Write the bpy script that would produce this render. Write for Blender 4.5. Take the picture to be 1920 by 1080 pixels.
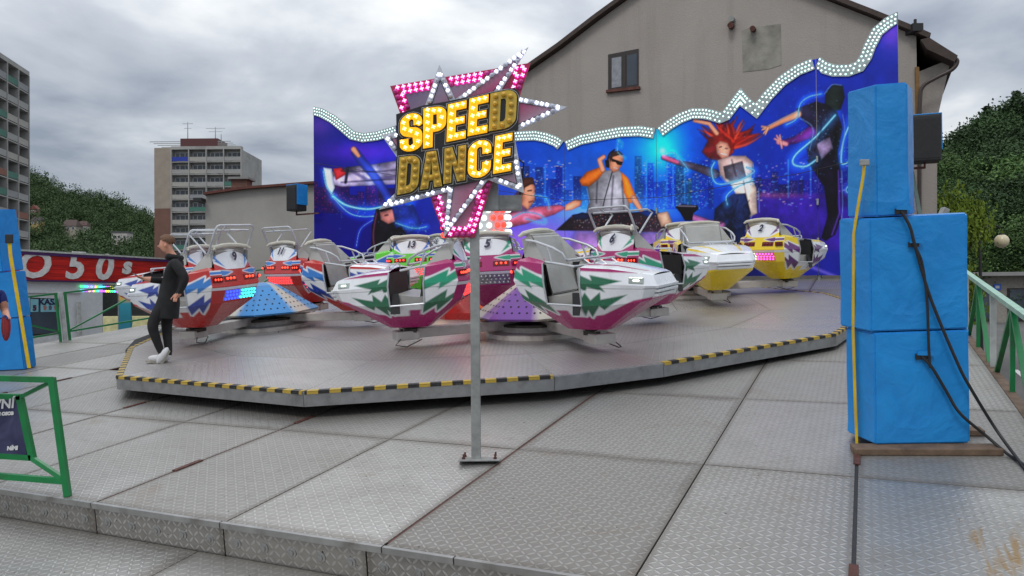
import bpy, bmesh, math, random
import numpy as np
from mathutils import Vector, Matrix

random.seed(7); RNG = np.random.default_rng(11)
for o in list(bpy.data.objects): bpy.data.objects.remove(o)
sc = bpy.context.scene
COL = sc.collection
rad = math.radians

# ------------------------------------------------------------------ camera
CAMZ = 2.35                       # eye height above the street
FPX, PXC, PYC = 1450.0, 960.0, 540.0
PITCH = math.atan(18.0 / FPX); ROLL = rad(0.45)
cam = bpy.data.cameras.new('camera'); cam.sensor_width = 36.0; cam.lens = FPX / 1920 * 36
cam.clip_start = 0.05; cam.clip_end = 5000
camo = bpy.data.objects.new('camera', cam); COL.objects.link(camo)
camo.matrix_world = Matrix.Translation((0, 0, CAMZ)) @ Matrix.Rotation(rad(90) + PITCH, 4, 'X') @ Matrix.Rotation(-ROLL, 4, 'Z')
sc.camera = camo

# ------------------------------------------------------------------ sky (overcast) and sun
SUN_EL, SUN_AZ = 52.0, 205.0      # degrees, azimuth clockwise from +Y
world = bpy.data.worlds.new('World'); sc.world = world; world.use_nodes = True
nt = world.node_tree; nt.nodes.clear()
def WN(t, **k):
    n = nt.nodes.new(t)
    for a, b in k.items(): setattr(n, a, b)
    return n
def wmath(op, a, b=None, c=None):
    n = WN('ShaderNodeMath', operation=op)
    for i, s in enumerate((a, b, c)):
        if s is None: continue
        if isinstance(s, (int, float)): n.inputs[i].default_value = s
        else: nt.links.new(s, n.inputs[i])
    return n.outputs[0]
tc = WN('ShaderNodeTexCoord'); sx = WN('ShaderNodeSeparateXYZ'); nt.links.new(tc.outputs['Generated'], sx.inputs[0])
el = wmath('MAXIMUM', sx.outputs[2], 0.0)
den = wmath('ADD', el, 0.16)
cxy = WN('ShaderNodeCombineXYZ')
nt.links.new(wmath('DIVIDE', sx.outputs[0], den), cxy.inputs[0]); nt.links.new(wmath('DIVIDE', sx.outputs[1], den), cxy.inputs[1])
cxy.inputs[2].default_value = 3.7
n1 = WN('ShaderNodeTexNoise'); n1.inputs['Scale'].default_value = 0.85; n1.inputs['Detail'].default_value = 7; n1.inputs['Roughness'].default_value = 0.52; n1.inputs['Distortion'].default_value = 0.55
nt.links.new(cxy.outputs[0], n1.inputs['Vector'])
n2 = WN('ShaderNodeTexNoise'); n2.inputs['Scale'].default_value = 2.6; n2.inputs['Detail'].default_value = 6; n2.inputs['Distortion'].default_value = 0.3
nt.links.new(cxy.outputs[0], n2.inputs['Vector'])
nmix = wmath('ADD', wmath('MULTIPLY', n1.outputs[0], 0.75), wmath('MULTIPLY', n2.outputs[0], 0.25))
cr = WN('ShaderNodeValToRGB')
cr.color_ramp.elements[0].position = 0.36; cr.color_ramp.elements[0].color = (0.165, 0.185, 0.225, 1)
cr.color_ramp.elements[1].position = 0.66; cr.color_ramp.elements[1].color = (0.66, 0.665, 0.65, 1)
e = cr.color_ramp.elements.new(0.50); e.color = (0.335, 0.355, 0.385, 1)
nt.links.new(nmix, cr.inputs[0])
hz = WN('ShaderNodeMix', data_type='RGBA')      # thin veil of evening-up cloud towards the horizon
nt.links.new(wmath('POWER', wmath('SUBTRACT', 1.0, el), 14.0), hz.inputs[0])
nt.links.new(cr.outputs[0], hz.inputs[6]); hz.inputs[7].default_value = (0.34, 0.375, 0.42, 1)
# overcast luminance distribution: zenith three times the horizon
gain = wmath('ADD', wmath('MULTIPLY', el, 2.0), 1.0)
sc1 = WN('ShaderNodeVectorMath', operation='SCALE'); nt.links.new(hz.outputs[2], sc1.inputs[0]); nt.links.new(gain, sc1.inputs['Scale'])
sky = WN('ShaderNodeTexSky', sky_type='NISHITA'); sky.sun_disc = False
sky.sun_elevation = rad(SUN_EL); sky.sun_rotation = rad(SUN_AZ)
bg1 = WN('ShaderNodeBackground'); bg1.inputs[1].default_value = 0.92; nt.links.new(sc1.outputs[0], bg1.inputs[0])
bg2 = WN('ShaderNodeBackground'); bg2.inputs[1].default_value = 0.012; nt.links.new(sky.outputs[0], bg2.inputs[0])
ad = WN('ShaderNodeAddShader'); nt.links.new(bg1.outputs[0], ad.inputs[0]); nt.links.new(bg2.outputs[0], ad.inputs[1])
wo = WN('ShaderNodeOutputWorld'); nt.links.new(ad.outputs[0], wo.inputs[0])

sl = bpy.data.lights.new('sun', 'SUN'); sl.energy = 0.8; sl.angle = rad(16); sl.color = (1.0, 0.965, 0.92)
slo = bpy.data.objects.new('sun', sl); COL.objects.link(slo)
sdir = Vector((math.sin(rad(SUN_AZ)) * math.cos(rad(SUN_EL)), math.cos(rad(SUN_AZ)) * math.cos(rad(SUN_EL)), math.sin(rad(SUN_EL))))
slo.rotation_euler = sdir.to_track_quat('Z', 'Y').to_euler(); slo.location = (0, -5, 30)

sc.view_settings.view_transform = 'Standard'; sc.view_settings.look = 'None'
sc.view_settings.exposure = 0.26; sc.view_settings.gamma = 1.0; sc.view_settings.use_curve_mapping = False
sc.render.resolution_x = 1024; sc.render.resolution_y = 576

# ------------------------------------------------------------------ frames: the ride's deck is pitched up towards its back
YAW = rad(24.6); TILT = rad(6.4); TTILT = rad(5.45)
Rv = Vector((math.cos(YAW), -math.sin(YAW), 0))
def fwd(t): return Vector((math.sin(YAW) * math.cos(t), math.cos(YAW) * math.cos(t), math.sin(t)))
Fd = fwd(TILT); Nd = Rv.cross(Fd); Ft = fwd(TTILT); Nt = Rv.cross(Ft)
Fl = fwd(0.0)
DO = Vector((0, 0, CAMZ - 2.0))
def D(u, v, h=0): return DO + Rv * u + Fd * v + Nd * h
V0 = 6.4
TO = D(0, V0, 0.30)
def T(u, v, h=0): return TO + Rv * u + Ft * (v - V0) + Nt * h
def mat_frame(loc, x, z):
    x = x.normalized(); z = z.normalized(); y = z.cross(x).normalized(); x = y.cross(z)
    m = Matrix.Identity(4)
    for i in range(3): m[i][0], m[i][1], m[i][2], m[i][3] = x[i], y[i], z[i], loc[i]
    return m
def deckM(u, v, h=0, ang=0): a = rad(ang); return mat_frame(D(u, v, h), Rv * math.cos(a) + Fd * math.sin(a), Nd)
def turnM(u, v, h=0, ang=0): a = rad(ang); return mat_frame(T(u, v, h), Rv * math.cos(a) + Ft * math.sin(a), Nt)
def levM(loc, ang=0): a = rad(ang); return mat_frame(Vector(loc), Vector((math.cos(a), math.sin(a), 0)), Vector((0, 0, 1)))

def ray(x, y):
    a = (x - PXC) / FPX; b = -(y - PYC) / FPX
    c, s = math.cos(ROLL), math.sin(ROLL); a2 = a * c + b * s; b2 = -a * s + b * c
    c, s = math.cos(PITCH), math.sin(PITCH); Y = c - b2 * s; Z = s + b2 * c
    return Vector((a2 / Y, 1.0, Z / Y))
def at(x, y, Y):                       # the point seen at photo pixel (x, y), Y metres ahead
    r = ray(x, y) * Y; return Vector((r.x, r.y, r.z + CAMZ))
def on_wall(x, y, p0, n):              # the point seen at a pixel on the plane through p0 with normal n
    r = ray(x, y); c = Vector((0, 0, CAMZ)); t = (p0 - c).dot(n) / r.dot(n); return c + r * t
def on_deck(x, y, h=0): return on_wall(x, y, D(0, 0, h), Nd)
def np_proj(P):
    X, Y, Z = P[:, 0], P[:, 1], P[:, 2] - CAMZ
    c, s = math.cos(PITCH), math.sin(PITCH); y = Y * c + Z * s; z = -Y * s + Z * c
    a, b = X / y, z / y; c, s = math.cos(ROLL), math.sin(ROLL)
    return PXC + (a * c - b * s) * FPX, PYC - (a * s + b * c) * FPX

# ------------------------------------------------------------------ materials
MATS = {}
def srgb(r, g, b):
    f = lambda c: (c / 255 / 12.92) if c / 255 <= 0.04045 else ((c / 255 + 0.055) / 1.055) ** 2.4
    return (f(r), f(g), f(b))
class NT:
    def __init__(s, name):
        s.m = bpy.data.materials.new(name); s.m.use_nodes = True; s.t = s.m.node_tree; s.n = s.t.nodes
        s.b = s.n['Principled BSDF']
    def add(s, t, **k):
        n = s.n.new(t)
        for a, b in k.items(): setattr(n, a, b)
        return n
    def link(s, a, b): s.t.links.new(a, b)
    def math(s, op, a, b=None, c=None, clamp=False):
        n = s.add('ShaderNodeMath', operation=op); n.use_clamp = clamp
        for i, v in enumerate((a, b, c)):
            if v is None: continue
            if isinstance(v, (int, float)): n.inputs[i].default_value = v
            else: s.link(v, n.inputs[i])
        return n.outputs[0]
    def noise(s, vec, scale, detail=4, rough=0.55, dist=0):
        n = s.add('ShaderNodeTexNoise'); n.inputs['Scale'].default_value = scale; n.inputs['Detail'].default_value = detail
        n.inputs['Roughness'].default_value = rough; n.inputs['Distortion'].default_value = dist
        if vec is not None: s.link(vec, n.inputs['Vector'])
        return n.outputs[0]
    def ramp(s, fac, stops):
        n = s.add('ShaderNodeValToRGB'); els = n.color_ramp.elements
        while len(els) < len(stops): els.new(0.5)
        for e_, (p, c) in zip(els, stops): e_.position = p; e_.color = (*c, 1) if len(c) == 3 else c
        s.link(fac, n.inputs[0]); return n.outputs[0]
    def mix(s, fac, a, b, blend='MIX'):
        n = s.add('ShaderNodeMix', data_type='RGBA', blend_type=blend)
        for i, v in ((0, fac), (6, a), (7, b)):
            if isinstance(v, (int, float)): n.inputs[i].default_value = v
            elif isinstance(v, tuple): n.inputs[i].default_value = (*v, 1) if len(v) == 3 else v
            else: s.link(v, n.inputs[i])
        return n.outputs[2]
    def bump(s, h, strength=0.3, dist=0.01):
        n = s.add('ShaderNodeBump'); n.inputs['Strength'].default_value = strength; n.inputs['Distance'].default_value = dist
        s.link(h, n.inputs['Height']); s.link(n.outputs[0], s.b.inputs['Normal'])
    def obj(s): return s.add('ShaderNodeTexCoord').outputs['Object']
    def rnd(s): return s.add('ShaderNodeObjectInfo').outputs['Random']
    def col(s, v): s.link(v, s.b.inputs['Base Color'])
    def rough(s, v):
        if isinstance(v, (int, float)): s.b.inputs['Roughness'].default_value = v
        else: s.link(v, s.b.inputs['Roughness'])
def mat(name, col, rough=0.5, metal=0.0, var=0.18, scale=6.0, bump=0.0, bscale=60.0, coat=0.0, emit=0.0, grime=None, rvar=0.12):
    """plain surface with tonal variation, roughness variation and fine relief"""
    if name in MATS: return MATS[name]
    k = NT(name); v = k.obj(); n = k.noise(v, scale, 5)
    lo = tuple(c * (1 - var) for c in col); hi = tuple(min(1, c * (1 + var)) for c in col)
    c = k.ramp(n, [(0.3, lo), (0.7, hi)])
    if grime:
        g = k.noise(v, scale * 0.6, 7, 0.65, 0.4); c = k.mix(k.math('MULTIPLY', k.ramp(g, [(0.52, (0, 0, 0)), (0.72, (1, 1, 1))]), 0.6), c, grime)
    k.col(c); k.b.inputs['Metallic'].default_value = metal
    k.rough(k.math('ADD', k.math('MULTIPLY', k.math('SUBTRACT', k.noise(v, scale * 2.3, 3), 0.5), rvar * 2), rough, clamp=True))
    if coat: k.b.inputs['Coat Weight'].default_value = coat; k.b.inputs['Coat Roughness'].default_value = 0.12
    if bump: k.bump(k.noise(v, bscale, 4), bump, 0.01)
    if emit:
        k.b.inputs['Emission Color'].default_value = (*col, 1); k.b.inputs['Emission Strength'].default_value = emit
    MATS[name] = k.m; return k.m
def mat_attr(name, rough=0.35, coat=0.0, attr='Col', spec=0.5, bump=0.0, emit=0.0, dirt=0.0):
    k = NT(name); a = k.add('ShaderNodeVertexColor'); a.layer_name = attr
    c = a.outputs[0]
    if dirt:
        g = k.noise(k.obj(), 5.0, 7, 0.65, 0.5); c = k.mix(k.math('MULTIPLY', k.ramp(g, [(0.45, (0, 0, 0)), (0.75, (1, 1, 1))]), dirt), c, (0.12, 0.11, 0.1))
    k.col(c); k.rough(k.math('ADD', k.math('MULTIPLY', k.noise(k.obj(), 9, 4), 0.16), rough - 0.08))
    k.b.inputs['Specular IOR Level'].default_value = spec
    if coat: k.b.inputs['Coat Weight'].default_value = coat; k.b.inputs['Coat Roughness'].default_value = 0.1
    if bump: k.bump(k.noise(k.obj(), 3.0, 3), bump, 0.05)
    MATS[name] = k.m; return k.m
def mat_emit(name, col, strength, base=None):
    if name in MATS: return MATS[name]
    k = NT(name); k.b.inputs['Base Color'].default_value = (*(base or col), 1); k.b.inputs['Roughness'].default_value = 0.25
    k.b.inputs['Emission Color'].default_value = (*col, 1); k.b.inputs['Emission Strength'].default_value = strength
    MATS[name] = k.m; return k.m

# ------------------------------------------------------------------ mesh building
class MB:
    def __init__(s): s.v = []; s.f = []; s.mi = []
    def add(s, verts, faces, mi=0):
        o = len(s.v); s.v += [tuple(p) for p in verts]
        for f in faces: s.f.append(tuple(i + o for i in f)); s.mi.append(mi)
        return s
    def box(s, c, size, M=None, mi=0, bev=0.0):
        x, y, z = (q / 2 for q in size); c = Vector(c)
        if bev <= 0:
            vs = [Vector((a * x, b * y, d * z)) for a in (-1, 1) for b in (-1, 1) for d in (-1, 1)]
            fs = [(0, 1, 3, 2), (4, 6, 7, 5), (0, 4, 5, 1), (2, 3, 7, 6), (0, 2, 6, 4), (1, 5, 7, 3)]
        else:
            bm = bmesh.new(); bmesh.ops.create_cube(bm, size=1)
            for q in bm.verts: q.co = Vector((q.co.x * 2 * x, q.co.y * 2 * y, q.co.z * 2 * z))
            bmesh.ops.bevel(bm, geom=bm.edges[:], offset=bev, segments=2, affect='EDGES', profile=0.6)
            bm.verts.index_update(); vs = [q.co.copy() for q in bm.verts]; fs = [tuple(w.index for w in f.verts) for f in bm.faces]; bm.free()
        if M is not None: vs = [M @ q for q in vs]
        return s.add([q + c for q in vs], fs, mi)
    def bar(s, a, b, w, h, up=(0, 0, 1), mi=0):
        a, b, up = Vector(a), Vector(b), Vector(up); d = (b - a); L = d.length; d.normalize()
        y = up.cross(d)
        if y.length < 1e-4: y = Vector((1, 0, 0)).cross(d)
        y.normalize(); z = d.cross(y)
        vs = [p + y * (i * w / 2) + z * (j * h / 2) for p in (a, b) for i, j in ((-1, -1), (1, -1), (1, 1), (-1, 1))]
        return s.add(vs, [(0, 3, 2, 1), (4, 5, 6, 7), (0, 1, 5, 4), (1, 2, 6, 5), (2, 3, 7, 6), (3, 0, 4, 7)], mi)
    def tube(s, pts, r, n=8, closed=False, mi=0, caps=True):
        pts = [Vector(p) for p in pts]; m = len(pts); rs = r if isinstance(r, (list, tuple)) else [r] * m
        vs = []; prev = None
        for i, p in enumerate(pts):
            if closed: t = pts[(i + 1) % m] - pts[i - 1]
            else: t = pts[min(i + 1, m - 1)] - pts[max(i - 1, 0)]
            t.normalize()
            if prev is None:
                a = Vector((0, 0, 1)) if abs(t.z) < 0.9 else Vector((1, 0, 0)); y = a.cross(t).normalized()
            else: y = (prev - t * prev.dot(t)).normalized()
            prev = y; z = t.cross(y)
            for k in range(n): an = 2 * math.pi * k / n; vs.append(p + (y * math.cos(an) + z * math.sin(an)) * rs[i])
        fs = []
        for i in range(m if closed else m - 1):
            j = (i + 1) % m
            for k in range(n): l = (k + 1) % n; fs.append((i * n + k, i * n + l, j * n + l, j * n + k))
        if caps and not closed: fs += [tuple(range(n))[::-1], tuple((m - 1) * n + k for k in range(n))]
        return s.add(vs, fs, mi)
    def cyl(s, a, b, r0, r1=None, n=12, mi=0): return s.tube([a, b], [r0, r0 if r1 is None else r1], n, mi=mi)
    def prism(s, poly, z0, z1, M=None, mi=0):
        n = len(poly); vs = [Vector((x, y, z0)) for x, y in poly] + [Vector((x, y, z1)) for x, y in poly]
        if M is not None: vs = [M @ q for q in vs]
        fs = [tuple(range(n))[::-1], tuple(range(n, 2 * n))] + [(i, (i + 1) % n, n + (i + 1) % n, n + i) for i in range(n)]
        return s.add(vs, fs, mi)
    def lathe(s, prof, n=16, M=None, mi=0):
        vs = []; m = len(prof)
        for r, z in prof:
            for k in range(n): a = 2 * math.pi * k / n; vs.append(Vector((r * math.cos(a), r * math.sin(a), z)))
        if M is not None: vs = [M @ q for q in vs]
        fs = [(i * n + k, i * n + (k + 1) % n, (i + 1) * n + (k + 1) % n, (i + 1) * n + k) for i in range(m - 1) for k in range(n)]
        fs += [tuple(range(n))[::-1], tuple((m - 1) * n + k for k in range(n))]
        return s.add(vs, fs, mi)
    def ball(s, c, r, n=8, m=6, sc_=(1, 1, 1), mi=0):
        c = Vector(c); vs = [c + Vector((0, 0, -r * sc_[2]))]
        for i in range(1, m):
            t = math.pi * i / m - math.pi / 2
            for k in range(n): a = 2 * math.pi * k / n; vs.append(c + Vector((r * math.cos(t) * math.cos(a) * sc_[0], r * math.cos(t) * math.sin(a) * sc_[1], r * math.sin(t) * sc_[2])))
        vs.append(c + Vector((0, 0, r * sc_[2]))); e_ = len(vs) - 1
        fs = [(0, 1 + (k + 1) % n, 1 + k) for k in range(n)]
        for i in range(m - 2):
            for k in range(n): a = 1 + i * n; b = a + n; l = (k + 1) % n; fs.append((a + k, a + l, b + l, b + k))
        a = 1 + (m - 2) * n; fs += [(a + k, a + (k + 1) % n, e_) for k in range(n)]
        return s.add(vs, fs, mi)
    def mesh(s, name, mats, smooth=False):
        me = bpy.data.meshes.new(name); me.from_pydata(s.v, [], s.f)
        if not isinstance(mats, (list, tuple)): mats = [mats]
        for m in mats: me.materials.append(m)
        if len(mats) > 1: me.polygons.foreach_set('material_index', s.mi)
        if smooth:
            me.polygons.foreach_set('use_smooth', [True] * len(me.polygons))
            if smooth != 'all': me.set_sharp_from_angle(angle=rad(40))
        me.update(); return me
    def build(s, name, mats, parent=None, M=None, smooth=False): return link(name, s.mesh(name, mats, smooth), parent, M)
def link(name, me, parent=None, M=None):
    o = bpy.data.objects.new(name, me); COL.objects.link(o)
    if parent is not None: o.parent = parent
    if M is not None: o.matrix_local = M
    return o
def tag(o, label=None, cat=None, group=None, kind=None):
    for k, v in (('label', label), ('category', cat), ('group', group), ('kind', kind)):
        if v: o[k] = v
    return o
def thing(name, label, cat, M=None, group=None):
    o = bpy.data.objects.new(name, None); COL.objects.link(o); o.empty_display_size = 0.2
    if M is not None: o.matrix_world = M
    return tag(o, label, cat, group)
def copy_tree(o, parent=None):
    c = o.copy(); COL.objects.link(c); c.parent = parent
    for ch in [q for q in o.children]: copy_tree(ch, c)
    return c
def text_mesh(name, s, size, mats, extrude=0.002, shear=0.0, offset=0.0, spacing=1.0, align='CENTER'):
    cu = bpy.data.curves.new(name, 'FONT'); cu.body = s; cu.size = size; cu.extrude = extrude; cu.shear = shear; cu.offset = offset
    cu.space_character = spacing; cu.align_x = align; cu.align_y = 'CENTER'; cu.resolution_u = 3
    o = bpy.data.objects.new('tmp', cu); COL.objects.link(o); bpy.context.view_layer.update()
    me = bpy.data.meshes.new_from_object(o.evaluated_get(bpy.context.evaluated_depsgraph_get()))
    bpy.data.objects.remove(o); me.name = name; me.materials.clear(); me.materials.append(mats); return me
def curve_mesh(name, polys, mats, extrude=0.004, offset=0.0, bevel=0.0):
    """filled 2D outlines; inner outlines become holes"""
    cu = bpy.data.curves.new(name, 'CURVE'); cu.dimensions = '2D'; cu.fill_mode = 'BOTH'; cu.extrude = extrude; cu.offset = offset; cu.bevel_depth = bevel
    for P in polys:
        sp = cu.splines.new('POLY'); sp.points.add(len(P) - 1); sp.use_cyclic_u = True
        for q, (x, y) in zip(sp.points, P): q.co = (x, y, 0, 1)
    o = bpy.data.objects.new('tmp', cu); COL.objects.link(o); bpy.context.view_layer.update()
    me = bpy.data.meshes.new_from_object(o.evaluated_get(bpy.context.evaluated_depsgraph_get()))
    bpy.data.objects.remove(o); me.name = name; me.materials.clear(); me.materials.append(mats); return me
def inpoly(x, y, P):
    r = np.zeros(x.shape, bool); n = len(P)
    for i in range(n):
        (x0, y0), (x1, y1) = P[i], P[(i + 1) % n]
        if y0 == y1: continue
        c = ((y0 > y) != (y1 > y)) & (x < (x1 - x0) * (y - y0) / (y1 - y0) + x0); r ^= c
    return r
def polydist(x, y, P, closed=True):
    d = np.full(x.shape, 1e9)
    for i in range(len(P) if closed else len(P) - 1):
        (x0, y0), (x1, y1) = P[i], P[(i + 1) % len(P)]; dx, dy = x1 - x0, y1 - y0
        t = np.clip(((x - x0) * dx + (y - y0) * dy) / (dx * dx + dy * dy + 1e-12), 0, 1)
        d = np.minimum(d, np.hypot(x - x0 - t * dx, y - y0 - t * dy))
    return d
def set_colors(me, cols):
    ca = me.color_attributes.new('Col', 'FLOAT_COLOR', 'POINT')
    a = np.ones((len(cols), 4), np.float32); a[:, :3] = cols; ca.data.foreach_set('color', a.ravel())
# ================================================================== SETTING
ground = MB().add([(-900, -300, 0), (900, -300, 0), (900, 1200, 0), (-900, 1200, 0)], [(0, 1, 2, 3)])
k = NT('asphalt'); v = k.obj(); big = k.noise(v, 0.15, 5); fine = k.noise(v, 40, 4)
k.col(k.mix(k.math('MULTIPLY', fine, 0.5), k.ramp(big, [(0.3, (0.085, 0.082, 0.08)), (0.7, (0.14, 0.136, 0.13))]), (0.05, 0.05, 0.05)))
k.rough(0.85); k.bump(fine, 0.3, 0.01)
tag(ground.build('ground', k.m), kind='structure')

# --- tread plate: raised lozenges in alternating directions
def tread(name, s=0.052, base=(0.74, 0.73, 0.71), dirt=(0.13, 0.115, 0.095), rough=0.42, metal=0.75, relief=0.5, stain=1.0):
    k = NT(name); v = k.obj(); sp = k.add('ShaderNodeSeparateXYZ'); k.link(v, sp.inputs[0]); x, y = sp.outputs[0], sp.outputs[1]
    M = k.math
    u = M('DIVIDE', x, s); w = M('DIVIDE', y, s)
    par = M('FLOORED_MODULO', M('ADD', M('FLOOR', u), M('FLOOR', w)), 2.0)
    a = M('SUBTRACT', M('FRACT', u), 0.5); b = M('SUBTRACT', M('FRACT', w), 0.5)
    p = M('MULTIPLY', M('ADD', a, b), 0.7071); q = M('MULTIPLY', M('SUBTRACT', a, b), 0.7071)
    al = M('ADD', M('MULTIPLY', p, par), M('MULTIPLY', q, M('SUBTRACT', 1.0, par)))
    ac = M('ADD', M('MULTIPLY', q, par), M('MULTIPLY', p, M('SUBTRACT', 1.0, par)))
    d = M('ADD', M('POWER', M('ABSOLUTE', M('DIVIDE', al, 0.56)), 2.0), M('POWER', M('ABSOLUTE', M('DIVIDE', ac, 0.17)), 2.0))
    loz = M('SUBTRACT', 1.25, d, clamp=True); wr = M('FRACT', M('MULTIPLY', k.rnd(), 7.13)); loz = M('MULTIPLY', loz, M('ADD', M('MULTIPLY', wr, 0.55), 0.45))
    rnd = k.rnd(); off = k.add('ShaderNodeVectorMath', operation='ADD'); cmb = k.add('ShaderNodeCombineXYZ')
    for i in range(3): k.link(M('MULTIPLY', rnd, 37.0 + 11 * i), cmb.inputs[i])
    k.link(v, off.inputs[0]); k.link(cmb.outputs[0], off.inputs[1]); vv = off.outputs[0]
    blot = k.noise(vv, 0.8, 6, 0.6, 0.6); fine = k.noise(vv, 12, 6, 0.7); spot = k.noise(vv, 26, 2, 0.5)
    tone = k.mix(rnd, base, tuple(c * 0.55 for c in base))
    tone = k.mix(k.ramp(blot, [(0.35, (0, 0, 0)), (0.72, (0.85, 0.85, 0.85))]), tone, tuple(c * q_ for c, q_ in zip(base, (0.56, 0.55, 0.53))))
    tone = k.mix(M('MULTIPLY', M('SUBTRACT', 1.0, loz), 0.5), tone, dirt)
    tone = k.mix(M('MULTIPLY', k.ramp(fine, [(0.5, (0, 0, 0)), (0.75, (1, 1, 1))]), 0.30), tone, dirt)
    rust = k.noise(vv, 1.1, 6, 0.7, 1.2)
    tone = k.mix(M('MULTIPLY', k.ramp(rust, [(0.60, (0, 0, 0)), (0.78, (1, 1, 1))]), 0.45 * stain), tone, (0.20, 0.12, 0.055))
    gc = k.add('ShaderNodeSeparateXYZ'); k.link(k.add('ShaderNodeTexCoord').outputs['Generated'], gc.inputs[0])
    ed = M('MINIMUM', M('MINIMUM', gc.outputs[0], M('SUBTRACT', 1.0, gc.outputs[0])), M('MINIMUM', gc.outputs[1], M('SUBTRACT', 1.0, gc.outputs[1])))
    em = k.ramp(M('ADD', ed, M('MULTIPLY', M('SUBTRACT', blot, 0.5), 0.12)), [(0.0, (1, 1, 1)), (0.045, (0, 0, 0))])
    tone = k.mix(M('MULTIPLY', em, 0.42 * stain), tone, (0.10, 0.075, 0.05))
    ps = k.add('ShaderNodeNewGeometry').outputs['Position']; du = k.add('ShaderNodeVectorMath', operation='DOT_PRODUCT'); k.link(ps, du.inputs[0]); du.inputs[1].default_value = tuple(Rv); dv = k.add('ShaderNodeVectorMath', operation='DOT_PRODUCT'); k.link(ps, dv.inputs[0]); dv.inputs[1].default_value = tuple(Fl)
    drip = M('MULTIPLY', M('LESS_THAN', M('ABSOLUTE', M('SUBTRACT', du.outputs['Value'], 0.66)), 0.16), M('LESS_THAN', M('ABSOLUTE', M('SUBTRACT', dv.outputs['Value'], 4.75)), 0.75))
    dn = k.noise(k.add('ShaderNodeVectorMath', operation='MULTIPLY').outputs[0], 1.0, 2)
    cv = k.add('ShaderNodeCombineXYZ'); k.link(M('MULTIPLY', du.outputs['Value'], 11.0), cv.inputs[0]); k.link(M('MULTIPLY', dv.outputs['Value'], 1.6), cv.inputs[1]); dn = k.noise(cv.outputs[0], 1.0, 4, 0.6, 0.4)
    tone = k.mix(M('MULTIPLY', drip, k.ramp(dn, [(0.5, (0, 0, 0)), (0.62, (0.75, 0.75, 0.75))])), tone, (0.34, 0.19, 0.045))
    tone = k.mix(k.ramp(spot, [(0.735, (0, 0, 0)), (0.76, (1, 1, 1))]), tone, (0.05, 0.045, 0.04))
    k.col(tone); k.b.inputs['Metallic'].default_value = metal
    r = M('ADD', M('MULTIPLY', blot, 0.34), M('ADD', M('MULTIPLY', rnd, 0.16), rough - 0.32)); r = M('ADD', r, M('MULTIPLY', M('SUBTRACT', 1.0, loz), 0.16), clamp=True); k.rough(r)
    k.bump(M('ADD', loz, M('MULTIPLY', fine, 0.25)), relief, 0.006)
    MATS[name] = k.m; return k.m
M_TREAD = tread('tread_plate'); M_TREAD2 = tread('tread_plate_turntable', s=0.06, base=(0.84, 0.815, 0.805), dirt=(0.22, 0.205, 0.195), rough=0.36, stain=0.3)
M_ALU = mat('aluminium_edge', (0.34, 0.34, 0.335), 0.4, 0.8, grime=(0.12, 0.1, 0.08)); M_DARK = mat('dark_void', (0.012, 0.012, 0.012), 0.9)
M_RUBBER = mat('black_rubber', (0.015, 0.015, 0.016), 0.6); M_RUST = mat('rusty_red_steel', (0.085, 0.03, 0.022), 0.65, 0.2, var=0.4, scale=14)
M_STEEL = mat('galvanised_steel', (0.33, 0.34, 0.33), 0.45, 0.7, var=0.2, scale=14); M_WOOD = mat('weathered_plank', (0.13, 0.085, 0.055), 0.8, var=0.35, scale=9, bump=0.4)

CT = Vector((-7.0, 13.8)); RT = 7.15
US = [-15.2, -13.3, -12.0, -10.7, -9.35, -8.02, -6.7, -5.39, -4.07, -2.76, -1.17, -0.08, 1.25]
VS = [4.1, 6.16, 8.35, 10.5, 12.65, 14.8, 16.95, 19.1, 21.9]
floor = MB()
floor.add([D(u, v, h) for h in (-0.12, -0.03) for u, v in ((-15.2, 4.12), (1.25, 4.12), (1.25, 21.9), (-15.2, 21.9))],
          [(3, 2, 1, 0), (4, 5, 6, 7), (0, 1, 5, 4), (1, 2, 6, 5), (2, 3, 7, 6), (3, 0, 4, 7)])
deck = floor.build('deck_floor', M_DARK); tag(deck, 'inclined grey tread plate deck around the ride turntable', kind='structure')
THICK = {-13.3, -10.7, -8.02, -5.39, -2.76, -0.08}
pc = {}
for j in range(len(VS) - 1):
    for i in range(len(US) - 1):
        u0, u1, v0, v1 = US[i], US[i + 1], VS[j], VS[j + 1]
        far = max((Vector((a, b)) - CT).length for a in (u0, u1) for b in (v0, v1))
        if far < RT - 0.3: continue
        g0 = 0.012 if u0 in THICK else 0.005; g1 = 0.012 if u1 in THICK else 0.005
        key = (round(u1 - u0, 2), round(v1 - v0, 2), g0, g1)
        if key not in pc:
            w, l = u1 - u0 - g0 - g1, v1 - v0 - 0.011
            pc[key] = MB().box((0, 0, 0), (w, l, 0.03), bev=0.003).mesh('deck_plate', M_TREAD)
        o = link('deck_plate', pc[key], deck); o.matrix_world = deckM((u0 + g0 + u1 - g1) / 2, (v0 + v1) / 2, -0.015 + random.uniform(-0.0012, 0.0012))
for u in sorted(THICK):                                # rusty connector bars and rubber in the wide joints
    o = MB().box((0, 0, 0), (0.023, 17.6, 0.02)).build('joint_strip', M_RUST if u != -0.08 else M_RUBBER, deck); o.matrix_world = deckM(u, 12.95, -0.016)
    for v in ([] if u == -2.76 else [4.62, 6.7] if u == -0.08 else [5.0, 6.55, 7.5]):
        o = MB().box((0, 0, 0), (0.05, 0.30, 0.014), bev=0.004).build('joint_clamp', M_RUST, deck); o.matrix_world = deckM(u, float(v) + 0.2 * math.sin(u * 7), 0.004)
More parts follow.
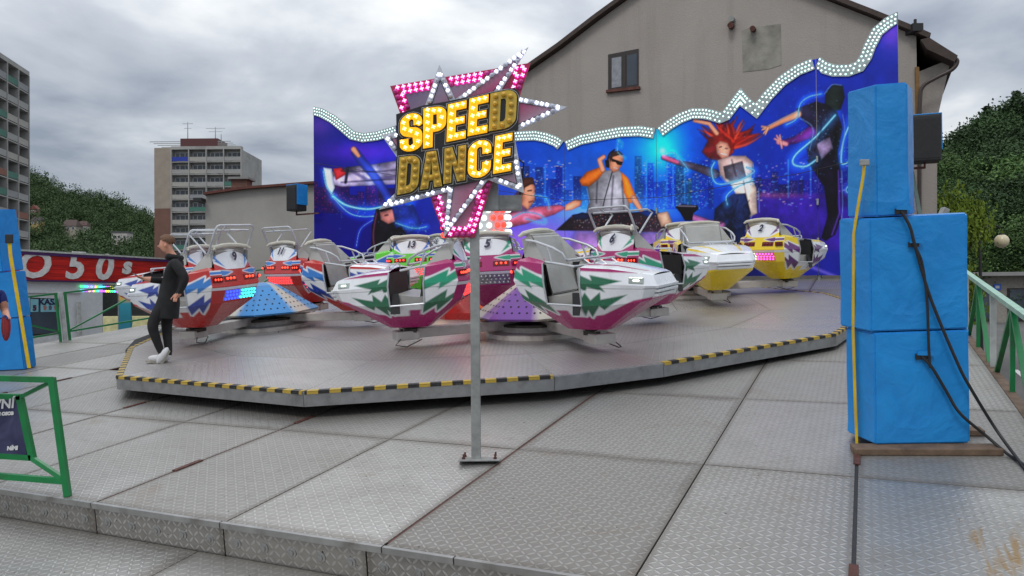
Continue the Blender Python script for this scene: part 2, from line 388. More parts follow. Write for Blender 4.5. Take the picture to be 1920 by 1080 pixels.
# front edge: nosing, riser with round stud heads, lower tread
ucuts = [-15.2, -13.3, -10.7, -9.0, -7.2, -5.41, -4.1, -2.76, -2.25, -1.17, -0.08, 1.25]
for a, b in zip(ucuts[:-1], ucuts[1:]):
    o = MB().box((0, 0, 0), (b - a - 0.008, 0.03, 0.045), bev=0.004).build('nosing', M_ALU, deck); o.matrix_world = deckM((a + b) / 2, 4.085, -0.02)
stud = MB().lathe([(0.036, 0), (0.036, 0.004), (0.022, 0.008), (0.02, 0.016), (0.004, 0.019)], 12).mesh('stud', M_ALU, True)
rc = [-15.2, -13.3, -10.7, -8.05, -5.41, -4.1, -2.9, -1.6, -0.08, 1.25]
for a, b in zip(rc[:-1], rc[1:]):
    o = MB().box((0, 0, 0), (b - a - 0.012, 0.21, 0.02)).build('riser', M_TREAD, deck)
    o.matrix_world = mat_frame(D((a + b) / 2, 4.11, -0.15), Rv, -Fd)
    n = max(2, int((b - a) / 0.235))
    for i in range(n):
        s_ = link('stud', stud, o); s_.matrix_local = Matrix.Translation(((i + 0.5) * (b - a) / n - (b - a) / 2, 0.005, 0.011))
tl = [-15.2, -12.6, -9.8, -7.1, -4.35, -2.9, -1.5, 1.25]
for a, b in zip(tl[:-1], tl[1:]):
    o = MB().box((0, 0, 0), (b - a - 0.008, 1.9, 0.03), bev=0.003).build('lower_tread', M_TREAD, deck); o.matrix_world = deckM((a + b) / 2, 3.14, -0.262)
o = MB().box((0, 0, 0), (16.4, 0.02, 0.3)).build('lower_riser', M_TREAD, deck); o.matrix_world = deckM(-6.98, 2.2, -0.43)
o = MB().box((0, 0, 0), (16.4, 1.3, 0.03)).build('bottom_tread', M_TREAD, deck); o.matrix_world = deckM(-6.98, 1.54, -0.55)
# steel frame under the deck
fr = MB()
for u in (-15.1, -12, -9, -6, -3, -0.1, 1.15):
    for v in (4.4, 8.4, 12.5, 16.6, 21.6):
        p = D(u, v, -0.12); fr.bar((p.x, p.y, 0), p, 0.12, 0.12)
    fr.bar(D(u, 4.3, -0.2), D(u, 21.8, -0.2), 0.1, 0.16)
fr.build('deck_frame', M_RUST, deck)
for u, nm in ((1.262, 'side_skirt'), (-15.212, 'side_skirt')):
    o = MB().add([D(u, 4.1, -0.02), D(u, 21.9, -0.02), Vector((*D(u, 21.9, 0).xy, 0.4)), Vector((*D(u, 4.1, 0).xy, 0.02))], [(0, 1, 2, 3)]).build(nm, mat('grey_skirt', (0.10, 0.10, 0.10), 0.8), deck)

# --- turntable: polygonal disc of sector plates with an aluminium rim
ANG = [-127, -102.5, -77.5, -56.5, -45.5, -20.5, 4, 29, 54, 79, 104, 129, 154, 179, 206]
tt = thing('turntable_platform', 'large polygonal tread plate turntable with hazard striped rim carrying the cars', 'turntable', turnM(CT.x, CT.y, 0))
def rp(a, r): return Vector((r * math.cos(rad(a)), r * math.sin(rad(a)), 0))
RCOR = {-127: 6.25, 206: 6.0, 233: 6.25, 179: 6.6, -102.5: 7.15, -77.5: 7.42, -56.5: 7.12, -45.5: 6.98, -20.5: 7.08}
k = NT('hazard_stripe'); sp = k.add('ShaderNodeSeparateXYZ'); k.link(k.obj(), sp.inputs[0])
fr_ = k.math('FRACT', k.math('ADD', k.math('DIVIDE', sp.outputs[0], 0.235), 50.0))
wear = k.noise(k.obj(), 18, 6, 0.7); st = k.math('GREATER_THAN', fr_, 0.5)
c = k.mix(st, (0.016, 0.016, 0.017), (0.44, 0.30, 0.04)); c = k.mix(k.math('MULTIPLY', k.ramp(wear, [(0.55, (0, 0, 0)), (0.7, (1, 1, 1))]), 0.55), c, (0.12, 0.11, 0.10))
k.col(c); k.rough(0.5); M_HAZ = k.m
M_RIM = mat('rim_grey', (0.27, 0.275, 0.28), 0.42, 0.55, grime=(0.11, 0.1, 0.09)); M_RIMD = mat('rim_under', (0.02, 0.02, 0.02), 0.8)
n = len(ANG)
for i in range(n):
    a0 = ANG[i]; a1 = ANG[(i + 1) % n] + (360 if i == n - 1 else 0)
    R0, R1 = RCOR.get(a0, RT), RCOR.get(a1, RT); am = (a0 + a1) / 2
    Mr = Matrix.Rotation(rad(am + 90), 4, 'Z'); Mi = Mr.inverted()
    rings = [0.55, 2.3, 3.9, 5.5, 1.0]
    for q in range(4):
        if q < 3: r0a, r1a, r0b, r1b = rings[q], rings[q + 1], rings[q], rings[q + 1]
        else: r0a, r1a, r0b, r1b = 5.5, R0 - 0.012, 5.5, R1 - 0.012
        g = 0.10 / max(r0a, 1)
        P = [rp(a0, r0a + 0.004), rp(a0, r1a), rp(a1, r1b), rp(a1, r0b + 0.004)]
        ctr = sum(P, Vector()) / 4; P = [ctr + (p_ - ctr) * 0.9985 for p_ in P]
        L = [Mi @ (p_ - ctr) for p_ in P]
        o = MB().prism([(p_.x, p_.y) for p_ in L][::-1], -0.03, 0).build('turntable_plate', M_TREAD2, tt)
        o.matrix_local = Matrix.Translation(ctr) @ Matrix.Rotation(rad(am + 90 + (45 if (i + q) % 3 == 0 else 0)), 4, 'Z')
        if (i + q) % 3 == 0:
            o.data.transform(Matrix.Rotation(rad(-45), 4, 'Z'))
    A, B = rp(a0, R0), rp(a1, R1); d = (B - A); Ln = d.length; mid = (A + B) / 2
    F = mat_frame(mid, d, Vector((0, 0, 1)))
    o = MB().box((0, 0.02, -0.085), (Ln - 0.006, 0.04, 0.155), bev=0.004).build('rim_panel', M_RIM, tt, F)
    o2 = MB().box((0, 0.35, -0.13), (Ln - 0.5, 0.1, 0.12)).build('rim_beam', M_RIMD, tt, F)
    if a0 != -56.5:
        s2 = MB().box((0, -0.003, -0.016), (Ln - 0.03, 0.006, 0.026)).build('hazard_strip', M_HAZ, tt, F)
        s1 = MB().box((0, 0.035, 0.003), (Ln - 0.03, 0.075, 0.008)).build('hazard_strip', M_HAZ, tt, F)
MB().lathe([(6.3, -0.2), (6.3, -0.045)], 28).build('turntable_base', M_RIMD, tt)
MB().lathe([(0.6, -0.03), (0.6, 0.01), (0.5, 0.03)], 24).build('centre_cap', M_ALU, tt)
# ================================================================== GONDOLAS
M_SILVER = mat('silver_fibreglass', (0.40, 0.395, 0.37), 0.38, 0.45, var=0.1, scale=3, grime=(0.2, 0.19, 0.17))
M_CREAM = mat('cream_vinyl', (0.52, 0.50, 0.42), 0.5, var=0.08, grime=(0.3, 0.27, 0.2)); M_BAR = mat('pale_grey_tube', (0.50, 0.52, 0.55), 0.35, 0.35, var=0.1)
M_BLACKIN = mat('black_liner', (0.012, 0.012, 0.013), 0.55, bump=0.3, bscale=25); M_REDLENS = mat('dark_red_lens', (0.12, 0.004, 0.004), 0.2)
M_REDBULB = mat_emit('red_bulb_lit', (1.0, 0.06, 0.03), 2.2); M_WHITEPL = mat('white_gelcoat', (0.62, 0.64, 0.66), 0.25, coat=0.4, var=0.06)
M_HEADL = mat('headlight_housing', (0.45, 0.50, 0.46), 0.15, 0.4); M_LED = mat_emit('headlight_led', (0.85, 1.0, 0.9), 3.0)
M_NUM = mat('navy_numeral', (0.015, 0.012, 0.05), 0.4); M_ARM = mat('arm_cream_white', (0.46, 0.44, 0.41), 0.5, var=0.12, grime=(0.15, 0.13, 0.11))
M_GREASE = mat('greasy_steel', (0.05, 0.045, 0.04), 0.45, 0.6, var=0.4); M_PANEL = mat('light_panel_silver', (0.35, 0.35, 0.36), 0.3, 0.7)
M_BODY = mat_attr('gondola_paint', 0.26, coat=0.5, dirt=0.14)
WHT = np.array(srgb(228, 231, 235))
SCH = {
 'red': dict(main=srgb(186, 24, 18), a=srgb(40, 120, 200), b=srgb(22, 55, 150), name='red and white', bolt='blue'),
 'mag': dict(main=srgb(165, 16, 102), a=srgb(8, 150, 112), b=srgb(4, 98, 66), name='magenta and white', bolt='green'),
 'yel': dict(main=srgb(236, 205, 8), a=srgb(104, 36, 122), b=srgb(84, 28, 104), name='yellow and white', bolt='purple'),
 'grn': dict(main=srgb(96, 205, 44), a=srgb(34, 96, 190), b=srgb(26, 66, 160), name='green and white', bolt='blue')}
KX = [(-.42, .10), (-.40, .18), (-.28, .22), (.02, .24), (.12, .22), (.20, .18), (.24, .10)]
CX_ = [(-1.0, .40), (-.88, .56), (-.46, .62), (.06, .62), (.46, .56), (.84, .44), (.94, .32)]
MX = [(-1.12, .44), (-1.0, .63), (-.47, .68), (.06, .67), (.48, .60), (.92, .48), (1.04, .36)]
SX = [(-1.03, .42), (-.94, .60), (-.50, .64), (.05, .62), (.46, .55), (.86, .43), (.97, .32)]
KZ = [0] * 7; CZ = [.44, .44, .40, .37, .38, .42, .44]; MZ = [.72, .72, .70, .68, .66, .63, .62]; SZ = [1.0, 1.0, .95, .89, .86, .79, .76]
LEV = np.array([[(x, y, z) for (x, y), z in zip(X, Z)] for X, Z in ((KX, KZ), (CX_, CZ), (MX, MZ), (SX, SZ))])   # 4 x 7 x 3
def body_pt(p, q):
    p = np.clip(p, 0, 6); q = np.clip(q, 0, 3); i = np.minimum(p.astype(int), 5); j = np.minimum(q.astype(int), 2); a = (p - i)[..., None]; b = (q - j)[..., None]
    return (LEV[j, i] * (1 - a) + LEV[j, i + 1] * a) * (1 - b) + (LEV[j + 1, i] * (1 - a) + LEV[j + 1, i + 1] * a) * b
UB = [(-1.10, .95), (-.84, .80), (-.87, .90), (-.47, .74), (-.46, .60), (-.73, .71), (-.70, .61), (-1.10, .82)]
LB = [(-1.06, .62), (-.79, .47), (-.83, .60), (-.46, .40), (-.40, .24), (-.64, .37), (-.61, .26), (-.98, .52)]
FU = [(.04, .80), (.22, .72), (.19, .79), (.62, .70), (.34, .64), (.40, .56), (.16, .63), (.13, .56), (.04, .64)]
FL = [(.04, .44), (.12, .56), (.19, .45), (.33, .56), (.33, .46), (.68, .52), (.34, .31), (.30, .37), (.12, .20), (.12, .31), (.04, .22)]
def sblend(c, d, K, w=.010):
    m_ = np.clip(.5 - d / (2 * w), 0, 1)[:, None]; return c * (1 - m_) + np.asarray(K) * m_
def paint_side(x, z, S):
    c = np.empty((x.size, 3)); c[:] = WHT; main, A, B = (np.array(S[k_]) for k_ in ('main', 'a', 'b'))
    low = np.where(x < -.2, np.interp(x, [-1.1, -1.0, -.4], [.60, .55, .30]), np.interp(x, [0, .3, .75, 1.2], [.20, .24, .44, .52]))
    c = sblend(c, z - low, main)
    up = np.where(x < -.2, np.interp(x, [-1.1, -.5], [.90, .80]), np.interp(x, [0, .5, 1.1], [.85, .815, .78]))
    c = sblend(c, np.maximum(up - z, x - .80), main)
    for P, K in ((UB, A), (LB, B), (FU, B), (FL, B)):
        d = polydist(x, z, P); d = np.where(inpoly(x, z, P), -d, d); c = sblend(c, d - .026, WHT); c = sblend(c, d, K)
    seam = np.abs(z - np.interp(x, [-1.1, 1.2], [.66, .58])) < .005; c[seam & (x > -1.0)] *= 0.45
    return c
def grid_faces(nu, nv, off, keep=None, flip=False):
    fs = []
    for i in range(nu - 1):
        for j in range(nv - 1):
            if keep is not None and not keep[i, j]: continue
            a = off + i * nv + j; f = (a, a + nv, a + nv + 1, a + 1); fs.append(f[::-1] if flip else f)
    return fs
def lin(stops, n): return np.concatenate([np.linspace(a, b, m, endpoint=False) for a, b, m in zip(stops[:-1], stops[1:], n)] + [[stops[-1]]])
def body_mesh(key):
    S = SCH[key]; main, A = np.array(S['main']), np.array(S['a']); V = []; F = []; C = []; n0 = 0
    ps = lin([0, 1, 2, 3, 4, 5, 6], [14, 52, 10, 44, 44, 12]); qs = lin([0, 1, 2, 3], [44, 30, 26])
    P, Q = np.meshgrid(ps, qs, indexing='ij'); X = body_pt(P, Q)
    keep = ~((ps[:-1, None] >= 2 - 1e-6) & (ps[:-1, None] < 3 - 1e-6) & (qs[None, :-1] >= 1 - 1e-6))
    for s in (1, -1):
        Y = X.copy(); Y[..., 1] *= s; pts = Y.reshape(-1, 3); col = paint_side(pts[:, 0], pts[:, 2], S)
        rear = (P.reshape(-1) < 1.0); yz = np.abs(pts[:, 1])
        rc_ = np.empty((pts.shape[0], 3)); rc_[:] = main
        rc_[(pts[:, 2] > .655) & (pts[:, 2] < .705)] = WHT * .95
        bnd = (pts[:, 2] > .93) & (pts[:, 2] < .975); rc_[bnd] = A
        w_ = ((pts[:, 2] > .915) & (pts[:, 2] <= .93)) | ((pts[:, 2] >= .975) & (pts[:, 2] < .99)); rc_[w_] = WHT
        col[rear] = rc_[rear]
        V.append(pts); C.append(col); F += grid_faces(len(ps), len(qs), n0, keep, s > 0); n0 += len(pts)
    # rear and nose caps
    for p_, sg in ((0.0, 1), (6.0, -1)):
        hy = np.linspace(-1, 1, 41 if sg > 0 else 21); base = body_pt(np.full(qs.shape, p_), qs)
        pts = np.stack([np.stack([base[:, 0], base[:, 1] * h, base[:, 2]], 1) for h in hy]).reshape(-1, 3)
        col = np.empty((len(pts), 3)); z = pts[:, 2]; y = np.abs(pts[:, 1])
        if sg > 0:
            col[:] = main; col[(z > .655) & (z < .705)] = WHT * .95
            W1 = [(.14, .955), (.44, .995), (.44, .905), (.33, .905)]; d = polydist(y, z, W1); d = np.where(inpoly(y, z, W1), -d, d); col = sblend(col, d - .014, WHT, .007); col = sblend(col, d, A, .007)
        else:
            col[:] = WHT; col[z < .46] = main
        V.append(pts); C.append(col); F += grid_faces(len(hy), len(qs), n0, None, sg > 0); n0 += len(pts)
    # hood over the feet, running to the nose, with a raised spine
    pp = lin([3, 4, 5, 6], [22, 22, 8]); hy = np.linspace(-1, 1, 33); base = body_pt(pp, np.full(pp.shape, 3.0))
    G = np.stack([np.stack([base[:, 0] , base[:, 1] * h, base[:, 2] + .05 * (1 - h * h) * np.interp(base[:, 0], [0, .3, 1.08], [1, 1, .35])], 1) for h in hy], 1)
    pts = G.reshape(-1, 3); y = np.abs(pts[:, 1]); x = pts[:, 0]; col = np.empty((len(pts), 3)); col[:] = WHT
    col = sblend(col, np.maximum(np.abs(y - (.40 - .22 * x)) - (.055 - .04 * x), x - .86), main)
    V.append(pts); C.append(col); F += grid_faces(len(pp), len(hy), n0, None, True); n0 += len(pts)
    # cowl behind the backrest, keel plate
    pp = lin([0, 1, 2], [8, 20]); base = body_pt(pp, np.full(pp.shape, 3.0)); inner = np.stack([np.clip(base[:, 0] + .12, -.92, -.55), base[:, 1] * .80, base[:, 2] + .05], 1)
    for s in (1, -1):
        pts = np.concatenate([base, inner]) * np.array([1, s, 1]); m = len(pp)
        V.append(pts); C.append(np.tile(main, (len(pts), 1))); F += [((n0 + i, n0 + i + 1, n0 + m + i + 1, n0 + m + i) if s < 0 else (n0 + i, n0 + m + i, n0 + m + i + 1, n0 + i + 1)) for i in range(m - 1)]; n0 += len(pts)
    kp = np.array([(x, y, 0) for x, y in KX] + [(x, -y, 0) for x, y in KX[::-1]]); V.append(kp); C.append(np.tile(main, (14, 1))); F.append(tuple(range(n0, n0 + 14))); n0 += 14
    V = np.concatenate(V); C = np.concatenate(C)
    me = bpy.data.meshes.new('gondola_body'); me.from_pydata(V.tolist(), [], F); me.materials.append(M_BODY); set_colors(me, C)
    me.polygons.foreach_set('use_smooth', [True] * len(me.polygons)); me.set_sharp_from_angle(angle=rad(12)); me.update(); return me
def plaque_mesh(key):
    S = SCH[key]; main, A = np.array(S['main']), np.array(S['a'])
    ys = np.linspace(-1, 1, 61); ts = np.linspace(0, 1, 31); Yg, Tg = np.meshgrid(ys, ts, indexing='ij')
    w = .47 - .07 * Tg; X = -1.03 + .13 * Tg + .07 * Yg ** 2 ; pts = np.stack([X, Yg * w, 1.0 + .36 * Tg], -1).reshape(-1, 3)
    s = np.abs(Yg * w).reshape(-1); t = Tg.reshape(-1); col = np.empty((len(pts), 3)); col[:] = WHT
    col = sblend(col, t - np.interp(s, [0, .22, .47], [-.05, -.02, .34]), main, .02)
    BP = [(.44, .92), (.345, .62), (.375, .58), (.25, .10), (.415, .40), (.385, .46), (.455, .58)]
    d = polydist(s, t, BP); d = np.where(inpoly(s, t, BP), -d, d); col = sblend(col, d - .022, WHT, .01); col = sblend(col, d, A, .01)
    me = bpy.data.meshes.new('headrest_plaque'); F = grid_faces(61, 31, 0, None, False); me.from_pydata(pts.tolist(), [], F); me.materials.append(M_BODY); set_colors(me, col)
    me.polygons.foreach_set('use_smooth', [True] * len(F)); me.update(); return me
# --- shapes shared by all cars
def slab(poly_xz, y0, y1):      # profile in x-z extruded in y
    n = len(poly_xz); m = MB(); vs = [(x, y0, z) for x, z in poly_xz] + [(x, y1, z) for x, z in poly_xz]
    return m.add(vs, [tuple(range(n)), tuple(range(n, 2 * n))[::-1]] + [(i, n + i, n + (i + 1) % n, (i + 1) % n) for i in range(n)])
m = slab([(-.50, .50), (-.62, .50), (-.93, 1.33), (-.90, 1.37), (-.83, 1.37), (-.80, 1.34)], -.40, .40); ME_BACK = m.mesh('backrest', M_SILVER)
bm = bmesh.new(); bm.from_mesh(ME_BACK); bmesh.ops.bevel(bm, geom=bm.edges[:], offset=.025, segments=2, affect='EDGES'); bm.to_mesh(ME_BACK); bm.free()
ME_WING = [MB().add([(-.52, s * .40, .50), (-.94, s * .45, 1.30), (-.82, s * .40, 1.34), (-.40, s * .58, .50), (-.48, s * .585, .93), (-.9, s * .47, 1.05)], [(0, 1, 5), (0, 2, 1), (0, 3, 4), (0, 4, 2), (2, 4, 5), (2, 5, 1)]).mesh('backrest_side', M_SILVER) for s in (-1, 1)]
ME_SEAT = slab([(-.55, .36), (.0, .36), (.04, .50), (-.02, .545), (-.30, .50), (-.55, .49)], -.55, .55).mesh('seat', M_SILVER)
ME_RIM = MB().tube([(-.98 + .02 * 0, -.47, 1.335), (-.93, -.43, 1.375), (-.90, -.2, 1.40), (-.895, 0, 1.405), (-.90, .2, 1.40), (-.93, .43, 1.375), (-.98, .47, 1.335)], [.02, .034, .042, .045, .042, .034, .02], 8).mesh('headrest_cap', M_CREAM, True)
ME_TUB = MB().box((-.18, 0, .375), (.62, 1.14, .02)).box((.075, 0, .62), (.02, 1.18, .50)).add([(-.47, s * .60, .39) for s in (-1, 1)] + [(-.49, s * .615, .92) for s in (-1, 1)] + [(-.6, s * .40, .92) for s in (-1, 1)] + [(-.5, s * .4, .39) for s in (-1, 1)], [(0, 2, 4, 6), (1, 7, 5, 3)]).mesh('foot_well', M_BLACKIN)
ME_FRAME = []
for s in (-1, 1): m = MB().tube([(-.47, s * .625, .395), (-.485, s * .685, .70), (-.51, s * .645, .95)], .013, 6).tube([(.06, s * .625, .375), (.065, s * .675, .68), (.05, s * .625, .88)], .013, 6).tube([(-.47, s * .625, .40), (.06, s * .625, .375)], .014, 6); ME_FRAME.append(m.mesh('door_frame', M_BAR, True))
ME_STEP = MB().prism([(-.05, -.16), (.05, -.16), (.075, .15), (-.075, .15)], 0, .015).mesh('step_pad', M_BLACKIN)
m = MB(); m.lathe([(.11, -.03), (.15, .0), (.14, .05)], 14).box((0, 0, -.05), (.26, .22, .06)); ME_PIVOT = m.mesh('pivot', M_GREASE)
def rear_frame(y, z):
    """frame on the slanted rear face at lateral y, height z (x axis lateral, z axis out of the car)"""
    if z < .72: a, b = Vector((-1.0, 0, .44)), Vector((-1.12, 0, .72))
    else: a, b = Vector((-1.12, 0, .72)), Vector((-1.03, 0, 1.0))
    t = (z - a.z) / (b.z - a.z); p = a.lerp(b, t); p.y = y; up = (b - a).normalized(); out = Vector((0, 1, 0)).cross(up); out = out if out.x < 0 else -out
    return mat_frame(p, Vector((0, -1, 0)), out)
ME_TLW = MB().box((0, 0, -.004), (.30, .105, .02), bev=.006).mesh('tail_light', M_REDLENS)
m = MB()
for i in (-1, 0, 1): m.ball((i * .085, 0, .008), .022, 8, 6)
ME_TLB = m.mesh('tail_bulbs', M_REDBULB, 'all')
ME_TLB_OFF = m.mesh('tail_bulbs', mat('red_bulb_dark', (0.22, 0.01, 0.008), 0.2), 'all')
ME_LP = MB().box((0, 0, -.002), (.80, .205, .012), bev=.004).mesh('light_panel', M_PANEL)
BULBC = {'cyan': (0.05, 0.9, 0.8), 'blue': (0.03, 0.06, 1.0), 'red': (1.0, 0.03, 0.03), 'pink': (1.0, 0.08, 0.5), 'warm': (1.0, 0.75, 0.5), 'off': None}
def panel_bulbs(pat):
    ms = []; m = MB()
    for c in pat:
        ms.append(mat('panel_bulb_dark', (0.42, 0.43, 0.44), 0.2) if BULBC[c] is None else mat_emit('panel_bulb_' + c, BULBC[c], 2.2))
    for j in range(3):
        for i in range(10):
            m.ball((-.36 + i * .08 + (.02 if j == 1 else 0), -.065 + j * .065, .012), .021, 7, 5, mi=min(len(pat) - 1, int(i * len(pat) / 10)))
    return m.mesh('panel_bulbs', ms, 'all')
ME_HL = MB().box((0, 0, 0), (.20, .085, .03), bev=.01).mesh('headlight', M_HEADL)
m = MB()
for i in range(3): m.ball((-.03 + i * .03, 0, .014), .014, 8, 6)
ME_HLB = m.mesh('headlight_leds', M_LED, 'all')
m = MB()
for j in range(3): m.box((1.0 + .025 * (j > 0), 0, .50 + j * .055), (.07, .66 + .04 * j, .04), bev=.012)
ME_GRILLE = m.mesh('nose_grille', M_WHITEPL)
# restraint hoops, lowered and raised, and the small rail on the hood
def hoop(pts, r=.019):
    L = [(x, -y, z) for x, y, z in pts]; Rr = [(x, y, z) for x, y, z in pts[::-1]]; return L + Rr
lowA = hoop([(-.86, .47, 1.28), (-.70, .50, 1.26), (-.40, .52, 1.16), (-.26, .52, 1.08), (-.22, .50, 1.00), (-.21, .44, .985)])
lowB = hoop([(-.62, .52, .98), (-.40, .54, .955), (-.20, .52, .92), (-.10, .50, .90), (-.08, .42, .90)])
upA = hoop([(-.86, .47, 1.28), (-.93, .49, 1.42), (-1.05, .49, 1.68), (-1.07, .46, 1.73), (-1.07, .40, 1.745)])
upB = hoop([(-.80, .47, 1.28), (-.66, .49, 1.45), (-.50, .49, 1.62), (-.60, .47, 1.68), (-.98, .45, 1.66)])
ME_BARLOW = MB().tube(lowA, .019, 8).tube(lowB, .017, 8).tube([(-.5, .52, 1.2), (-.42, .54, .96)], .014, 6).tube([(-.5, -.52, 1.2), (-.42, -.54, .96)], .014, 6).tube([(-.215, 0, .985), (-.09, 0, .90)], .014, 6).mesh('restraint_bar', M_BAR, True)
ME_BARUP = MB().tube(upA, .019, 8).tube(upB, .017, 8).tube([(-1.04, .2, 1.735), (-.95, .2, 1.66)], .014, 6).mesh('restraint_bar', M_BAR, True)
rail = [(.12, .30, .88), (.12, .31, .965), (.14, .29, .985), (.14, -.29, .985), (.12, -.31, .965), (.12, -.30, .88)]
ME_RAIL = MB().tube(rail, .014, 7).tube([(.26, .18, .90), (.14, .18, .98)], .011, 6).tube([(.26, -.18, .90), (.14, -.18, .98)], .011, 6).mesh('hood_rail', M_BAR, True)
BM = {k_: body_mesh(k_) for k_ in SCH}; PM = {k_: plaque_mesh(k_) for k_ in SCH}
WORDS = {'red': 'red and white ride car', 'mag': 'magenta and white ride car', 'yel': 'yellow and white ride car', 'grn': 'green and white ride car'}
def gondola(key, u, v, heading, num, up, pat, label, lit=True, h=.30):
    g = thing('ride_car', label, 'ride car', turnM(u, v, h, heading) @ Matrix.Scale(.90, 4), 'cars on the spinning ride')
    P = lambda me, nm=None, M=None, par=g: link(nm or me.name.split('.')[0], me, par, M)
    P(BM[key], 'car_body'); P(ME_BACK); [P(w_) for w_ in ME_WING + ME_FRAME]; P(ME_SEAT); pl = P(PM[key], 'headrest'); P(ME_RIM, None, None, pl); P(ME_TUB); P(ME_GRILLE); P(ME_RAIL)
    P(ME_BARUP if up else ME_BARLOW); P(ME_PIVOT, None, Matrix.Translation((-.07, 0, -.02)))
    for s in (-1, 1):
        w = P(ME_TLW, None, rear_frame(s * .25, .845)); tag(P(ME_TLB if lit else ME_TLB_OFF, None, Matrix.Translation((0, 0, .008)), w), kind='stuff')
        a = Vector((-1.065, .535 * s, .845)); w = P(ME_TLW, None, mat_frame(a, Vector((.12, .19 * s, 0)), Vector((-.19, .12 * s, -.03))) @ Matrix.Diagonal((.55, .9, 1, 1))); tag(P(ME_TLB if lit else ME_TLB_OFF, None, Matrix.Translation((0, 0, .008)), w), kind='stuff')
        hl = P(ME_HL, None, mat_frame(Vector((.80, s * .487, .70)), Vector((1, -.28 * s, -.06)), Vector((.26, s, .28)))); tag(P(ME_HLB, None, None, hl), kind='stuff')
        st = P(ME_STEP, None, mat_frame(Vector((-.02, s * .60, .40)), Vector((1, 0, 0)), Vector((0, s, .2))))
    lp = P(ME_LP, None, rear_frame(0, .565)); tag(P(panel_bulbs(pat), 'panel_bulbs', Matrix.Translation((0, 0, .004)), lp), kind='stuff')
    tm = text_mesh('number', str(num), .215, M_NUM, .003, shear=.25, offset=.008)
    up_ = Vector((.13, 0, .36)).normalized(); P(tm, 'number', mat_frame(Vector((-.985, 0, 1.205)), Vector((0, -1, 0)), Vector((0, -1, 0)).cross(up_)) @ Matrix.Translation((0, 0, .012)), pl)
    return g
HUB = {'mag': (Vector((-4.55, 11.0)), -45, 'magenta'), 'red': (Vector((-10.2, 11.3)), 10, 'red'), 'yel': (Vector((-3.4, 16.9)), 24, 'yellow'), 'grn': (Vector((-9.6, 17.2)), 15, 'green')}
CONE = {'mag': (srgb(112, 66, 150), 'purple'), 'red': (srgb(52, 128, 190), 'blue'), 'yel': (srgb(200, 170, 60), 'yellow'), 'grn': (srgb(70, 160, 70), 'green')}
AL = 2.05
def arm_end(key, k_): c, a, _ = HUB[key]; a = rad(a + 90 * k_); return c + Vector((math.cos(a), math.sin(a))) * AL
CARS = [
 ('mag', 0, -8, 8, False, ('off',), 'headlight lit, silver seat showing through its open side', True),
 ('mag', 1, 60, 6, True, ('off',), 'numbered 6 on its headrest', True),
 ('mag', 2, 112, 5, False, ('off',), 'numbered 5, standing behind the purple cone', True),
 ('mag', 3, -162, 7, False, ('red',), 'just behind the sign post, nose towards red cars', True),
 ('red', 0, 8, 12, False, ('red',), 'restraint bar lowered, between blue cone and magenta cars', True),
 ('red', 1, 80, 11, True, ('red',), 'raised bar, red lit rear panel, beside the grey house wall', True),
 ('red', 2, 188, 10, True, ('cyan',), 'numbered 10 on its headrest, hidden behind car 9', True),
 ('red', 3, 186, 9, True, ('blue', 'cyan'), 'numbered 9, blue and cyan rear lights, man leaning on it', True),
 ('yel', 3, -60, 3, False, ('off',), 'its wide silver seat turned to the front', False),
 ('yel', 0, 60, 2, False, ('pink', 'warm', 'pink', 'pink', 'pink'), 'numbered 2, with a panel of pink rear lights', False),
 ('yel', 2, 190, 4, False, ('off',), 'mostly hidden behind magenta car 6', False),
 ('yel', 1, 120, 1, False, ('off',), 'the rearmost one under the disc jockey picture', False),
 ('grn', 3, 105, 13, False, ('red',), 'numbered 13 on its headrest', True),
 ('grn', 2, -170, 14, False, ('red',), 'nose pointing towards the red cars', True),
 ('grn', 1, 60, 15, False, ('off',), 'furthest back, against the picture wall', False),
 ('grn', 0, 20, 16, False, ('off',), 'half hidden behind magenta car 5', False)]
for key, ai, hd, num, up, pat, lab, lit in CARS:
    p = arm_end(key, ai); gondola(key, p.x, p.y, hd, num, up, pat, WORDS[key] + ', ' + lab, lit)
